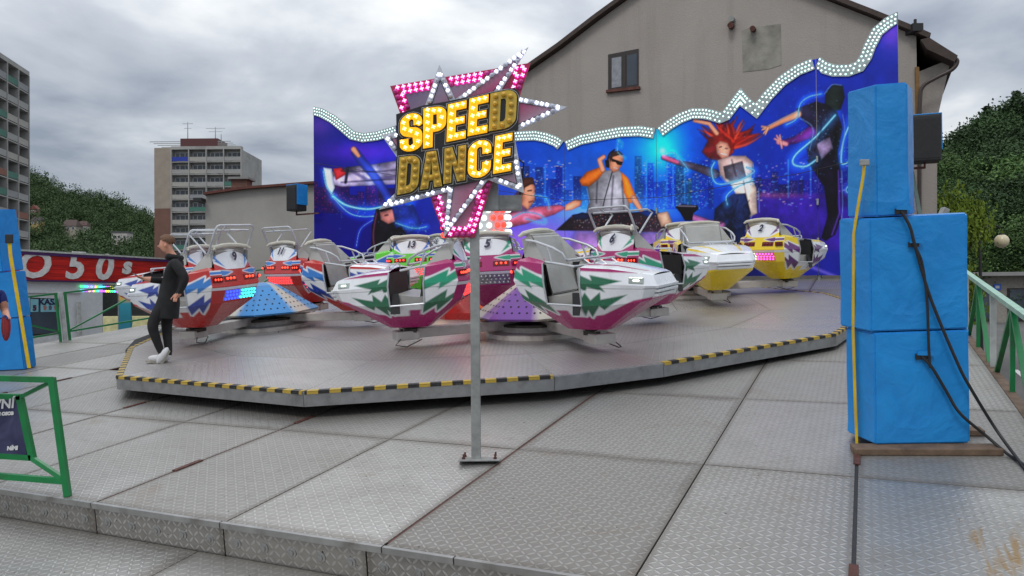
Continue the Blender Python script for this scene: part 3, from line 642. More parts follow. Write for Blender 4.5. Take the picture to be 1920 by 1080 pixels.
for key, (c, a0, nm) in HUB.items():
    colr, cn = CONE[key]
    hb = thing('ride_hub', f'four armed hub under a {cn} and cream holed cone carrying {nm} cars', 'ride hub', turnM(c.x, c.y, 0, a0), 'spinning hubs on the turntable')
    MB().lathe([(.80, .002), (.80, .07), (.62, .09), (.60, .16), (.5, .17)], 20).build('base_ring', M_ARM, hb); MB().lathe([(.62, .165), (.62, .20), (.3, .22)], 20).build('bearing', M_GREASE, hb)
    for i in range(4):
        Mx = Matrix.Rotation(rad(90 * i), 4, 'Z')
        ar = MB().box(((AL + .3) / 2, 0, .19), (AL - .3, .22, .14), bev=.012).build('arm', M_ARM, hb, Mx)
        MB().box((AL, 0, .17), (.34, .30, .13), bev=.02).cyl((AL, 0, .10), (AL, 0, .31), .10).build('arm_head', M_ARM, ar)
        MB().tube([(AL + .1, .14, .14), (AL + .2, .2, .06), (AL + .05, .24, .03), (AL - .2, .12, .1)], .008, 5).build('cable', M_RUBBER, ar)
    # octagonal cover: striped facets with rows of holes
    k = NT('cone_' + cn); v = k.obj(); sp = k.add('ShaderNodeSeparateXYZ'); k.link(v, sp.inputs[0]); M_ = k.math
    an = M_('ARCTAN2', sp.outputs[1], sp.outputs[0]); rr = M_('SQRT', M_('ADD', M_('POWER', sp.outputs[0], 2.0), M_('POWER', sp.outputs[1], 2.0)))
    w_ = M_('ABSOLUTE', M_('SUBTRACT', M_('FRACT', M_('ADD', M_('DIVIDE', an, math.pi / 2), 4.0 + .62)), 0.5))
    stripe = k.ramp(M_('MULTIPLY', w_, 2.0), [(0.22, (1, 1, 1)), (0.40, (0, 0, 0))])
    cc = k.mix(stripe, colr, (0.50, 0.47, 0.40)); cc = k.mix(M_('MULTIPLY', k.ramp(k.noise(v, 4, 6, .7), [(.5, (0, 0, 0)), (.7, (1, 1, 1))]), .3), cc, (.12, .1, .09))
    k.col(cc); k.rough(0.32); k.b.inputs['Metallic'].default_value = 0.25
    cv = MB().lathe([(.98, .30), (1.0, .33), (.27, .80), (.15, .84)], 8, Matrix.Rotation(rad(22.5), 4, 'Z')).build('cone_cover', k.m, hb)
    hm = MB()
    for fct in range(8):
        am = rad(45 * fct + 45); nrm = Vector((.644 * math.cos(am), .644 * math.sin(am), .924)).normalized()
        for r_, z_ in ((.88, 0), (.76, 0), (.64, 0), (.52, 0), (.41, 0)):
            nn = max(1, int(r_ / .14)); z_ = .33 + (1.0 - r_) * .6438
            for q in range(nn):
                t = (q + .5) / nn - .5; tx = Vector((-math.sin(am), math.cos(am), 0)) * (t * 2 * r_ * .40); pnt = Vector((r_ * .924 * math.cos(am), r_ * .924 * math.sin(am), z_)) + tx
                F_ = mat_frame(pnt + nrm * .004, Vector((-math.sin(am), math.cos(am), 0)), nrm); hm.lathe([(.017, 0), (.016, .001)], 8, F_)
    tag(hm.build('cover_hole', M_DARK, cv), kind='stuff')
# centre column with tiers of coloured lamps
cc = thing('centre_column', 'low centre tower with tiers of red and white globe lamps on red base', 'light tower', turnM(CT.x + .2, CT.y - .3, 0))
M_REDP = mat('red_panel', srgb(170, 20, 16), 0.3, coat=.4); M_WB = mat_emit('globe_white', (0.9, 1.0, 0.95), 0.75); M_RB = mat_emit('globe_red', (1.0, 0.05, 0.03), 1.6); M_AMB = mat_emit('lamp_amber', (1.0, 0.62, 0.2), 3.0)
MB().lathe([(.95, .0), (.95, .12), (.75, .55), (.42, .75), (.40, 1.5)], 10).build('column_base', M_REDP, cc)
tw = MB().lathe([(.40, 1.45), (.62, 1.5), (.62, 2.05), (.55, 2.1), (.2, 2.2)], 12).build('lamp_drum', M_WHITEPL, cc)
wb = MB(); rb = MB()
for j, (r_, z_) in enumerate(((.64, 1.56), (.64, 1.70), (.64, 1.84), (.64, 1.98), (.5, 2.13))):
    for i in range(22):
        a = 2 * math.pi * (i + .5 * (j % 2)) / 22; q = (r_ * math.cos(a), r_ * math.sin(a), z_); ((rb if (i // 4 + (j == 4)) % 2 else wb)).ball(q, .055, 7, 5)
wb.build('white_globe', M_WB, tw, smooth='all'); rb.build('red_globe', M_RB, tw, smooth='all')
for i in range(6): a = rad(60 * i - 60); MB().ball((.90 * math.cos(a), .90 * math.sin(a), .32), .07, 10, 8).build('amber_lamp', M_AMB, cc, smooth='all')
for i in range(6):
    a = rad(60 * i - 30); m = MB()
    for z_ in (.62, .78, .95, 1.1, 1.25): m.ball((.46 * math.cos(a), .46 * math.sin(a), z_), .05, 7, 5)
    m.build('red_globe', M_RB, cc, smooth='all')
# ================================================================== SIGN
SY = 6.46                                  # metres ahead of the camera; post foot on the deck
post = D(-2.98, 5.80, 0); SS = SY / FPX
def Z(x, y):                               # sign layout: crop coordinates -> sign plane metres (origin at the post foot, x right, y up)
    px, py = 690 + x * .35199, 80 + y * .35185; q = at(px, py, SY); return (q.x - post.x, q.z - post.z)
sg = thing('light_sign', 'star shaped SPEED DANCE sign of coloured bulbs on a square steel post', 'sign', Matrix.Translation(post))
UPR = Matrix.Rotation(rad(90), 4, 'X')     # x right, y up, front towards the viewer
def lay(d): return Matrix.Translation((0, -d, 0)) @ UPR
M_STARW = mat('silver_white_strip', (0.52, 0.54, 0.57), 0.3, 0.4, var=0.08); M_PINKP = mat('magenta_strip', srgb(170, 10, 75), 0.3, coat=.3); M_BLK = mat('gloss_black', (0.008, 0.008, 0.009), 0.3)
M_YEL = mat_emit('lit_yellow_face', (1.0, 0.50, 0.0), 0.42); M_YELOFF = mat('unlit_yellow_face', (0.55, 0.37, 0.03), 0.35, coat=.2)
M_LINE = mat('white_outline', (0.6, 0.6, 0.6), 0.4)
tz = (post.z); foot = Vector((0, 0, 0))
MB().box((0, 0, 1.28), (.078, .078, 2.54), bev=.006).build('post', M_STEEL, sg)
bp = MB().box((0.03, 0, .008), (.34, .30, .014), bev=.003).build('base_plate', M_STEEL, sg, Matrix.Rotation(-TILT, 4, 'X') @ Matrix.Identity(4))
for x, y in ((-.1, -.1), (.16, -.1), (-.1, .1), (.16, .1)): MB().cyl((x, y, .015), (x, y, .055), .009, n=6).cyl((x, y, .015), (x, y, .03), .016, n=6).build('bolt', M_RUST, bp)
MB().box((.22, .20, 2.17), (.36, .16, .12)).box((0, .12, 2.6), (.4, .1, 1.0)).build('back_box', M_STEEL, sg)
MB().tube([(.30, .12, 2.6), (.42, .12, 2.5), (.40, .14, 2.35), (.38, .17, 2.2)], .008, 6).build('cable', M_RUBBER, sg)
Q1 = [Z(*p) for p in ((122, 238), (865, 115), (570, 1040), (412, 1042))]
link('magenta_board', curve_mesh('magenta_board', [Q1], M_PINKP, .012), sg, lay(.05))
def airbrush(name, P, colf, res=70):
    xs, ys = [p[0] for p in P], [p[1] for p in P]; x0, x1, y0, y1 = min(xs), max(xs), min(ys), max(ys)
    me = curve_mesh(name, [P], M_AIR, .004); bm = bmesh.new(); bm.from_mesh(me)
    for ax, lo, hi in ((0, x0, x1), (1, y0, y1)):
        for c in np.linspace(lo, hi, 26)[1:-1]:
            co = Vector((0, 0, 0)); co[ax] = c; no = Vector((0, 0, 0)); no[ax] = 1
            bmesh.ops.bisect_plane(bm, geom=bm.verts[:] + bm.edges[:] + bm.faces[:], plane_co=co, plane_no=no)
    bm.to_mesh(me); bm.free(); n_ = len(me.vertices); co = np.empty(n_ * 3); me.vertices.foreach_get('co', co); co = co.reshape(-1, 3); set_colors(me, colf(co[:, 0], co[:, 1])); return me
M_AIR = mat_attr('airbrushed_panel', 0.28, coat=.4)
def wav(x, y):
    a = np.sin(x * 5 + 2.2 * np.sin(y * 3.1)) + np.cos(y * 6.5 - x * 2.3); t = np.clip(.5 + a * .33, 0, 1)[:, None]
    g = np.array(srgb(150, 148, 158)); p = np.array(srgb(165, 20, 95)); d = np.array(srgb(70, 50, 110)); c = g * (1 - t) + p * t
    w = np.clip((y - 2.95) * 2.0 - (x + .1) * 1.2, 0, .8)[:, None]; return c * (1 - w) + d * w
Q2 = [Z(*p) for p in ((205, 282), (760, 185), (555, 985), (425, 990))]
link('inner_board', airbrush('inner_board', Q2, wav), sg, lay(.068))
STAR = [(385, 132), (468, 315), (853, 40), (712, 262), (805, 302), (1058, 355), (778, 490), (832, 808), (640, 738), (408, 1042), (428, 803), (66, 895), (160, 800), (175, 640), (78, 500), (170, 488), (305, 362)]
SP = [Z(*p) for p in STAR]
def inset(P, d):
    n = len(P); out = []; A = sum(P[i][0] * P[(i + 1) % n][1] - P[(i + 1) % n][0] * P[i][1] for i in range(n)); sgn = 1 if A > 0 else -1
    for i in range(n):
        a, b, c = Vector(P[i - 1]), Vector(P[i]), Vector(P[(i + 1) % n]); e1 = (b - a).normalized(); e2 = (c - b).normalized()
        n1 = Vector((-e1.y, e1.x)) * sgn; n2 = Vector((-e2.y, e2.x)) * sgn; m_ = (n1 + n2); k_ = d / max(.28, (1 + n1.dot(n2))); out.append(tuple(b + m_ * k_))
    return out
SI = inset(SP, .052)
link('star_board', curve_mesh('star_board', [SP], M_STARW, .010), sg, lay(.092))
link('star_edge_line', curve_mesh('star_edge_line', [inset(SP, .046), SI], M_BLK, .001), sg, lay(.1045))
link('star_face', airbrush('star_face', SI, wav), sg, lay(.100))
def lb(mb_r): return MB().lathe([(mb_r * .95, 0), (mb_r, mb_r * .35), (mb_r * .85, mb_r * .8), (mb_r * .45, mb_r * 1.15), (.002, mb_r * 1.25)], 10)
def bulbmesh(nm, r, colr, on): return lb(r).mesh(nm, mat_emit('bulb_' + nm + '_on', colr, 4.0) if on else mat('bulb_' + nm + '_off', tuple(c * .45 + .02 for c in colr), .2), 'all')
def bulbs2(nm, r, colr, glow):
    """lit bulb: tinted dome with a bright filament cross; unlit: dull dome"""
    out = []
    for on in (True, False):
        m = lb(r); dome = mat_emit('dome_%s_on' % nm, colr, glow) if on else mat('dome_%s_off' % nm, tuple(c * .62 + .03 for c in colr), .2)
        mats = [dome]
        if on:
            for a in (20, 110):
                d_ = Vector((math.cos(rad(a)), math.sin(rad(a)), 0)) * r * .75; m.bar(-d_ + Vector((0, 0, r * 1.2)), d_ + Vector((0, 0, r * 1.2)), r * .34, r * .2, mi=1)
            mats.append(mat_emit('filament_' + nm, tuple(min(1, c * .55 + .42) for c in colr), 2.2))
        out.append(m.mesh('bulb', mats, 'all'))
    return out
B_W = bulbs2('white', .020, (.72, .76, .92), .35); B_P = bulbs2('pink', .0225, (.9, .02, .42), .5); B_Y = bulbs2('amber', .0215, (1.0, .58, .02), .55)
def bulb(me, x, y, d, par): o = link('bulb', me, par); o.matrix_local = Matrix.Translation((x, -d, y)) @ UPR; return o
def along(P, step, closed=True):
    out = []
    for i in range(len(P) if closed else len(P) - 1):
        a, b = Vector(P[i]), Vector(P[(i + 1) % len(P)]); n_ = max(1, int(round((b - a).length / step)))
        out += [tuple(a.lerp(b, (q + .5) / n_)) for q in range(n_)]
    return out
LETQ = dict(S=((185, 405), (298, 388), (298, 585), (178, 603)), P=((305, 372), (425, 355), (420, 560), (303, 580)), E1=((433, 350), (530, 328), (525, 525), (425, 545)),
 E2=((545, 320), (645, 297), (638, 495), (535, 515)), D1=((655, 293), (795, 265), (785, 465), (645, 490)), D2=((180, 625), (290, 612), (275, 800), (168, 822)), A=((302, 602), (390, 588), (402, 775), (287, 795)),
 N=((415, 580), (528, 560), (522, 745), (408, 765)), C=((540, 550), (660, 525), (655, 720), (535, 742)), E3=((680, 515), (770, 497), (762, 695), (668, 712)))
def inq(p, q): return inpoly(np.array([p[0]]), np.array([p[1]]), q)[0]
BLK = [[Z(*p) for p in L_] for L_ in (((160, 398), (300, 352), (428, 330), (650, 282), (780, 258), (805, 282), (800, 478), (640, 512), (425, 565), (300, 600), (165, 620)), ((160, 622), (300, 598), (534, 540), (670, 508), (782, 488), (774, 708), (660, 728), (534, 760), (280, 810), (152, 838)))]
WALLQ = [[Z(*p) for p in q] for q in LETQ.values()]
wi = 0
def free(p): return not any(inq(p, q) for q in BLK)
mid = inset(SP, .026)
for i, p in enumerate(along(mid, .046)):
    if free(p): bulb(B_W[0 if (i * 7) % 10 < 7 else 1], p[0], p[1], .106, sg)
inst = lambda p: inq(p, SP)
for row, stp in ((.030, .050), (.072, .050)):
    for i, p in enumerate(along(inset(Q1, row), stp)):
        if not inst(p) and not any(inq(p, q) for q in BLK): bulb(B_P[0 if (i % 9) < 6 else 1], p[0], p[1], .064, sg)
for P_ in BLK: link('letter_backing', curve_mesh('letter_backing', [P_], M_BLK, .012), sg, lay(.118))
def arc(cx_, cy_, rx, ry, a0, a1, n_=9): return [(cx_ + rx * math.cos(rad(a0 + (a1 - a0) * i / n_)), cy_ + ry * math.sin(rad(a0 + (a1 - a0) * i / n_))) for i in range(n_ + 1)]
Eo = [(0, 0), (1, 0), (1, .2), (.45, .2), (.45, .41), (.92, .41), (.92, .60), (.45, .60), (.45, .8), (1, .8), (1, 1), (0, 1)]
Do = [[(0, 0)] + arc(.55, .25, .45, .25, -90, 0) + arc(.55, .75, .45, .25, 0, 90) + [(0, 1)], [(.40, .2)] + [(.40, .8)] + arc(.5, .7, .1, .1, 90, 0, 4) + arc(.5, .3, .1, .1, 0, -90, 4)]
GL = dict(
 S=[arc(.5, .22, .5, .22, 200, 360) + [(1, .38)] + arc(.6, .42, .4, .2, 0, 80, 6) + [(.42, .64), (.40, .76)] + arc(.5, .78, .11, .07, 180, 0, 6) + [(.61, .68), (1, .68)] + arc(.5, .78, .5, .22, 0, 180) + [(0, .66)] + arc(.4, .6, .4, .2, 180, 250, 5) + [(.58, .36), (.60, .24)] + arc(.5, .22, .11, .07, 0, -180, 6) + [(.39, .34), (0, .34)]],
 P=[[(0, 0), (.42, 0), (.42, .38)] + arc(.58, .58, .42, .2, -90, 0, 6) + arc(.58, .8, .42, .2, 0, 90, 6) + [(0, 1)], [(.42, .56), (.42, .82), (.58, .82), (.6, .56)]],
 E1=[Eo], E2=[Eo], E3=[Eo], D1=Do, D2=Do, A=[[(0, 0), (.36, 0), (.40, .2), (.60, .2), (.64, 0), (1, 0), (.78, 1), (.22, 1)], [(.44, .36), (.50, .78), (.56, .36)]],
 N=[[(0, 0), (.36, 0), (.36, .55), (.64, 0), (1, 0), (1, 1), (.64, 1), (.64, .47), (.36, 1), (0, 1)]],
 C=[arc(.5, .25, .5, .25, 180, 360) + [(1, .40), (.62, .40)] + arc(.5, .24, .12, .07, 0, -180, 6) + arc(.5, .76, .12, .07, 180, 0, 6) + [(.62, .62), (1, .62)] + arc(.5, .75, .5, .25, 0, 180)])
GBUL = dict(S=[(.85, .7), (.72, .88), (.38, .9), (.17, .76), (.22, .6), (.5, .52), (.78, .42), (.84, .22), (.6, .09), (.28, .1), (.14, .26)],
 P=[(.2, .08), (.2, .26), (.2, .44), (.2, .62), (.2, .8), (.2, .94), (.46, .9), (.72, .88), (.82, .7), (.72, .5), (.46, .48)],
 E1=[(.22, .1), (.22, .3), (.22, .5), (.22, .7), (.22, .9), (.52, .9), (.82, .9), (.52, .5), (.78, .5), (.52, .1), (.84, .1)],
 D1=[(.2, .1), (.2, .3), (.2, .5), (.2, .7), (.2, .9), (.5, .9), (.76, .82), (.8, .6), (.8, .4), (.76, .18), (.5, .1)],
 A=[(.18, .1), (.23, .3), (.28, .52), (.33, .74), (.42, .92), (.6, .92), (.68, .74), (.72, .52), (.78, .3), (.83, .1), (.5, .28)],
 N=[(.18, .1), (.18, .3), (.18, .5), (.18, .7), (.18, .9), (.36, .7), (.5, .5), (.64, .3), (.82, .1), (.82, .3), (.82, .5), (.82, .7), (.82, .9)],
 C=[(.82, .66), (.76, .86), (.5, .92), (.24, .86), (.17, .66), (.17, .48), (.17, .3), (.26, .13), (.5, .08), (.76, .14), (.82, .34)])
GBUL['E2'] = GBUL['E3'] = GBUL['E1']; GBUL['D2'] = GBUL['D1']
for nm, q in LETQ.items():
    tl_, tr_, br_, bl_ = (Vector(Z(*p)) for p in q); f_ = lambda x, y: tuple((bl_ * (1 - x) + br_ * x) * (1 - y) + (tl_ * (1 - x) + tr_ * x) * y)
    polys = [[f_(*p) for p in P_] for P_ in GL[nm]]; lit = nm not in ('D1', 'D2', 'A', 'N')
    L_ = link('letter', curve_mesh('letter', polys, M_YEL if lit else M_YELOFF, .008), sg, lay(.146)); L_['label'] = ('lit yellow' if lit else 'unlit dull yellow') + ' letter ' + nm[0]
    link('letter_outline', curve_mesh('letter_outline', [polys[0]], M_LINE, .0015, offset=.016), L_, Matrix.Translation((0, 0, -.0145))); link('letter_black_plate', curve_mesh('letter_black_plate', [polys[0]], M_BLK, .0015, offset=.0125), L_, Matrix.Translation((0, 0, -.0115)))  # white outline plate, then a slightly smaller black plate behind each letter
    for x, y in GBUL[nm]:
        o = link('bulb', B_Y[0 if lit else 1], L_); p = f_(x, y); o.matrix_local = Matrix.Translation((p[0], p[1], .0085))
# ================================================================== PICTURE WALL behind the ride
SEAM = [(589, 21.0), (745, 21.5), (900, 21.75), (1060, 21.8), (1233, 21.75), (1535, 21.45), (1690, 21.0)]
def wall_at(x, v): q = on_wall(x, 520, D(0, v, 0), Fl); return Vector((q.x, q.y, 0))
WP = [wall_at(x, v) for x, v in SEAM]
def deck_z(p): q = p - DO; n_ = Nd; return DO.z - (q.x * n_.x + q.y * n_.y) / n_.z
PROF = [(589, 200), (606, 204), (628, 216), (648, 232), (664, 246), (682, 250), (706, 247), (730, 240), (745, 235), (775, 226), (810, 224), (845, 228), (872, 240), (900, 256), (930, 251), (955, 248), (980, 246), (1005, 245), (1026, 249), (1047, 257), (1060, 265),
 (1088, 253), (1126, 245), (1163, 238), (1200, 236), (1233, 240), (1251, 226), (1272, 213), (1297, 203), (1322, 203), (1338, 206), (1351, 210), (1356, 208), (1368, 192), (1389, 164), (1405, 184), (1417, 193), (1430, 176), (1459, 145), (1492, 122), (1522, 110), (1538, 107),
 (1553, 117), (1568, 121.5), (1592, 121), (1605, 116), (1613, 104), (1620, 85), (1636, 54), (1660, 34), (1690, 21)]
ART = (580, 1700, 0, 570)
AY, AX = np.mgrid[ART[2]:ART[3], ART[0]:ART[1]].astype(float) + .5
CAN = np.zeros(AX.shape + (3,))
def blend(mask, c): global CAN; m_ = np.clip(mask, 0, 1)[..., None]; CAN = CAN * (1 - m_) + np.array(c, float) * m_
def addl(mask, c): global CAN; CAN = CAN + np.clip(mask, 0, 1)[..., None] * np.array(c, float)
def win(P, pad):
    xs = [p[0] for p in P]; ys = [p[1] for p in P]
    return (slice(max(0, int(min(ys) - pad - ART[2])), max(1, int(max(ys) + pad - ART[2] + 1))), slice(max(0, int(min(xs) - pad - ART[0])), max(1, int(max(xs) + pad - ART[0] + 1))))
SH = [0.0]
def shade(dep, R): return 1 - SH[0] + SH[0] * (.55 + .62 * np.sqrt(np.clip(dep / R, 0, 1)))
def apoly(P, c, soft=1.2, a=1.0, tex=0.0):
    soft = soft * .6 if SH[0] else soft; w = win(P, soft * 2 + 2); x, y = AX[w], AY[w]
    if x.size == 0: return
    d = polydist(x, y, P); d = np.where(inpoly(x, y, P), -d, d); m_ = np.clip(.5 - d / (2 * soft), 0, 1) * a
    cc_ = np.array(c, float)[None, None] * (1 + tex * (NOI[w][..., None] - .5) * 2.6) * shade(-d, max(3.0, .8 * float(-d.min())))[..., None]; CAN[w] = CAN[w] * (1 - m_[..., None]) + cc_ * m_[..., None]
def astroke(P, wd, c, soft=1.2, a=1.0, add=False, tex=0.0):
    wds = wd if isinstance(wd, (list, tuple)) else [wd] * len(P); w = win(P, max(wds) + soft * 3 + 2); x, y = AX[w], AY[w]; best = np.full(x.shape, 1e9)
    if x.size == 0: return
    for (x0, y0), (x1, y1), w0, w1 in zip(P[:-1], P[1:], wds[:-1], wds[1:]):
        dx, dy = x1 - x0, y1 - y0; t = np.clip(((x - x0) * dx + (y - y0) * dy) / (dx * dx + dy * dy + 1e-9), 0, 1); best = np.minimum(best, np.hypot(x - x0 - t * dx, y - y0 - t * dy) - (w0 + (w1 - w0) * t) / 2)
    m_ = np.clip(.5 - best / (2 * soft), 0, 1) * a
    if add: CAN[w] += np.array(c, float) * m_[..., None]
    else: CAN[w] = CAN[w] * (1 - m_[..., None]) + np.array(c, float) * (1 + tex * (NOI[w][..., None] - .5) * 2.6) * shade(-best, max(2.0, .45 * max(wds)))[..., None] * m_[..., None]
def spl(P, n_=10):
    P = [Vector(p) for p in P]; out = []
    for i in range(len(P) - 1):
        p0, p1, p2, p3 = P[max(i - 1, 0)], P[i], P[i + 1], P[min(i + 2, len(P) - 1)]
        for q in range(n_): t = q / n_; out.append(tuple(.5 * ((2 * p1) + (p2 - p0) * t + (2 * p0 - 5 * p1 + 4 * p2 - p3) * t * t + (3 * p1 - p0 - 3 * p2 + p3) * t ** 3)))
    return out + [tuple(P[-1])]
def neon(P, wd=3.0, c=(60, 190, 255)):
    Q = spl(P); astroke(Q, wd * 5, tuple(v_ * .32 for v_ in c), wd * 3.2, 1, True); astroke(Q, wd * 1.6, c, wd * .7, .9); astroke(Q, wd * .6, (225, 250, 255), wd * .4, .95)
def sm(n_, s_):          # smooth noise
    g = RNG.random((n_, n_ * 2)); yi = (AY - ART[2]) / (ART[3] - ART[2]) * (n_ - 1.01); xi = (AX - ART[0]) / (ART[1] - ART[0]) * (2 * n_ - 1.01); a, b = yi.astype(int), xi.astype(int); fy, fx = yi - a, xi - b
    fy = fy * fy * (3 - 2 * fy); fx = fx * fx * (3 - 2 * fx); return ((g[a, b] * (1 - fx) + g[a, b + 1] * fx) * (1 - fy) + (g[a + 1, b] * (1 - fx) + g[a + 1, b + 1] * fx) * fy) * s_
NOI = sm(9, .4) + sm(24, .3) + sm(60, .2) + sm(150, .1)
bx = np.array([580, 640, 760, 900, 1000, 1150, 1240, 1330, 1440, 1560, 1700.])
def lerpc(xs, cs): return np.stack([np.interp(AX, xs, [c[i] for c in cs]) for i in range(3)], -1)
top = lerpc(bx, [(52, 34, 118), (42, 34, 142), (32, 42, 158), (18, 66, 185), (10, 70, 190), (8, 84, 205), (8, 104, 215), (12, 66, 195), (26, 48, 162), (40, 46, 158), (58, 50, 160)])
bot = lerpc(bx, [(22, 12, 130), (24, 14, 140), (30, 26, 130), (110, 60, 160), (130, 80, 170), (150, 110, 190), (70, 60, 160), (30, 40, 120), (60, 40, 150), (50, 36, 140), (40, 40, 140)])
t = np.clip((AY - 250) / 240, 0, 1)[..., None]; CAN = top * (1 - t) + bot * t; CAN *= (.82 + .36 * NOI)[..., None]; CAN[..., 0] *= .72; CAN[..., 1] *= 1.12
# night city
def city(x0, x1, yb, hmin, hmax, c, wc, wmin=9, wmax=22, dens=.4):
    x = x0
    while x < x1:
        w = random.uniform(wmin, wmax); h = random.uniform(hmin, hmax); apoly([(x, yb), (x, yb - h), (x + w, yb - h), (x + w, yb)], tuple(v_ * random.uniform(.6, 1.1) for v_ in c), .8, .85)
        for yy in np.arange(yb - h + 3, yb - 2, 3.4):
            for xx in np.arange(x + 2, x + w - 1.5, 2.8):
                if random.random() < dens: b_ = random.uniform(.35, 1); apoly([(xx, yy), (xx + 1.5, yy), (xx + 1.5, yy + 1.6), (xx, yy + 1.6)], tuple(v_ * b_ for v_ in wc), .6, .8)
        x += w * random.uniform(.8, 1.15)
city(590, 760, 386, 20, 70, (46, 22, 92), (190, 70, 160)); city(585, 650, 400, 20, 60, (50, 18, 80), (200, 60, 120), dens=.3)
city(975, 1075, 388, 25, 88, (18, 50, 140), (90, 150, 240)); city(1190, 1330, 392, 40, 108, (14, 60, 160), (120, 200, 255), dens=.5); city(1090, 1200, 392, 20, 50, (20, 70, 170), (120, 190, 255))
city(1395, 1600, 372, 24, 85, (36, 34, 130), (140, 140, 235), dens=.45)
addl(np.exp(-(((AX - 1150) / 130) ** 2 + ((AY - 392) / 26) ** 2)) * .55, (90, 150, 210)); addl(np.exp(-(((AX - 1242) / 40) ** 2 + ((AY - 280) / 45) ** 2)), (20, 110, 120))
addl(np.exp(-(((AX - 1000) / 120) ** 2 + ((AY - 450) / 40) ** 2)) * .7, (110, 40, 90)); addl(np.exp(-(((AX - 690) / 90) ** 2 + ((AY - 285) / 20) ** 2)) * .5, (120, 30, 120))
apoly([(1385, 378), (1460, 368), (1700, 352), (1700, 470), (1385, 470)], (66, 34, 140), 5, .75, .5); apoly([(585, 392), (760, 398), (800, 520), (585, 520)], (20, 12, 110), 10, .6)
addl(np.exp(-(((AX - 1440) / 60) ** 2 + ((AY - 366) / 6) ** 2)) * .5, (150, 60, 20))
apoly([(1290, 440), (1390, 425), (1440, 520), (1560, 540), (1240, 540)], (16, 24, 80), 14, .8); astroke([(1420, 440), (1470, 480), (1570, 520)], 5, (150, 130, 220), 3, .7)
def sparkle(cx_, cy_, sx_, sy_, n_, c=(120, 200, 255)):
    for _ in range(n_): x, y = random.gauss(cx_, sx_), random.gauss(cy_, sy_); astroke([(x, y), (x + .6, y + .3)], random.uniform(.6, 1.8), c, .7, random.uniform(.3, .9))
for _ in range(260):
    x = random.choice((random.uniform(975, 1075), random.uniform(1190, 1330), random.uniform(1395, 1590))); y = random.uniform(300, 388); astroke([(x, y), (x + random.uniform(1, 4), y)], 1.3, random.choice(((150, 210, 255), (90, 170, 255), (200, 160, 240), (255, 220, 180))), .7, .75)
for x, y, h_ in ((1212, 300, 80), (1250, 285, 100), (1262, 292, 95), (1284, 300, 80), (1022, 310, 70), (1478, 300, 70), (1520, 306, 60)): astroke([(x, y), (x, y + h_)], 2.2, (90, 180, 255), 1.2, .55)
SH[0] = 1.0; SK = (214, 146, 120); SKP = (190, 90, 130)
# dancer on one hand
apoly([(750, 300), (700, 308), (660, 312), (622, 322), (615, 345), (640, 350), (690, 348), (750, 345)], (150, 140, 170), 2, 1, .8); astroke([(655, 318), (690, 338), (750, 330)], 5, (70, 60, 100), 2, .7)
apoly([(606, 314), (622, 316), (628, 352), (621, 366), (612, 350)], (200, 205, 225), 1.5); apoly([(624, 316), (640, 314), (650, 326), (630, 338)], (190, 50, 60), 1.5); astroke([(652, 315), (648, 342)], 5, (40, 36, 60))
astroke(spl([(663, 281), (680, 304), (706, 336), (728, 372)]), [9, 10, 13, 16] + [16] * 27, (46, 60, 150), 1.6); astroke([(663, 280), (672, 292)], [11, 8], SK, 1.5)
addl(np.exp(-(((AX - 700) / 16) ** 2 + ((AY - 330) / 26) ** 2)) * .5, (60, 90, 160))
neon([(624, 368), (650, 385), (690, 392), (730, 384), (770, 372)], 3.4); neon([(626, 372), (660, 402), (710, 404), (770, 384)], 2.0, (30, 130, 240)); neon([(625, 366), (612, 350), (606, 320)], 1.6)
neon([(668, 462), (676, 430), (700, 412)], 1.0, (50, 120, 240))
apoly([(705, 392), (735, 388), (742, 430), (722, 470), (705, 482), (695, 470), (697, 425)], (24, 16, 30), 1.6, 1, .6); astroke(spl([(706, 400), (700, 440), (704, 478)]), 4, (120, 60, 100), 1.5, .7)
apoly([(712, 398), (735, 392), (748, 400), (745, 414), (728, 420), (714, 412)], (200, 130, 125), 1.6, 1, .3); astroke([(722, 404), (727, 403)], 2, (40, 20, 30)); apoly([(735, 388), (775, 384), (790, 420), (768, 440), (742, 424)], (40, 60, 150), 2, 1, .7)
apoly([(722, 436), (752, 424), (768, 450), (756, 474), (716, 478)], (16, 14, 26), 2); astroke([(764, 460), (740, 474), (700, 478)], [10, 8, 5], SK, 1.5)
neon([(742, 418), (775, 428), (800, 425)], 1.4)
# reclining man with reaching arm
apoly([(960, 372), (985, 340), (1000, 335), (1003, 372), (985, 400), (955, 410)], (90, 60, 90), 3, 1, .5)
apoly([(978, 345), (995, 336), (1003, 350), (1003, 376), (990, 394), (978, 384)], (205, 140, 115), 1.8, 1, .3); apoly([(974, 348), (982, 333), (998, 332), (1003, 345), (995, 346), (984, 352), (980, 366)], (70, 42, 34), 1.5)
astroke([(990, 358), (996, 357)], 2.2, (50, 25, 25)); astroke([(992, 379), (999, 377)], 2, (130, 60, 60)); apoly([(940, 400), (985, 396), (1000, 388), (1050, 384), (1062, 390), (1040, 402), (985, 420), (940, 430)], (190, 96, 120), 2.5, 1, .4)
apoly([(1060, 384), (1078, 374), (1092, 376), (1088, 386), (1072, 394), (1058, 396)], SK, 1.6, 1, .3); neon([(985, 410), (1020, 418), (1014, 404), (985, 398), (960, 408)], 1.2); neon([(1002, 366), (1024, 372), (1030, 392)], 1.1)
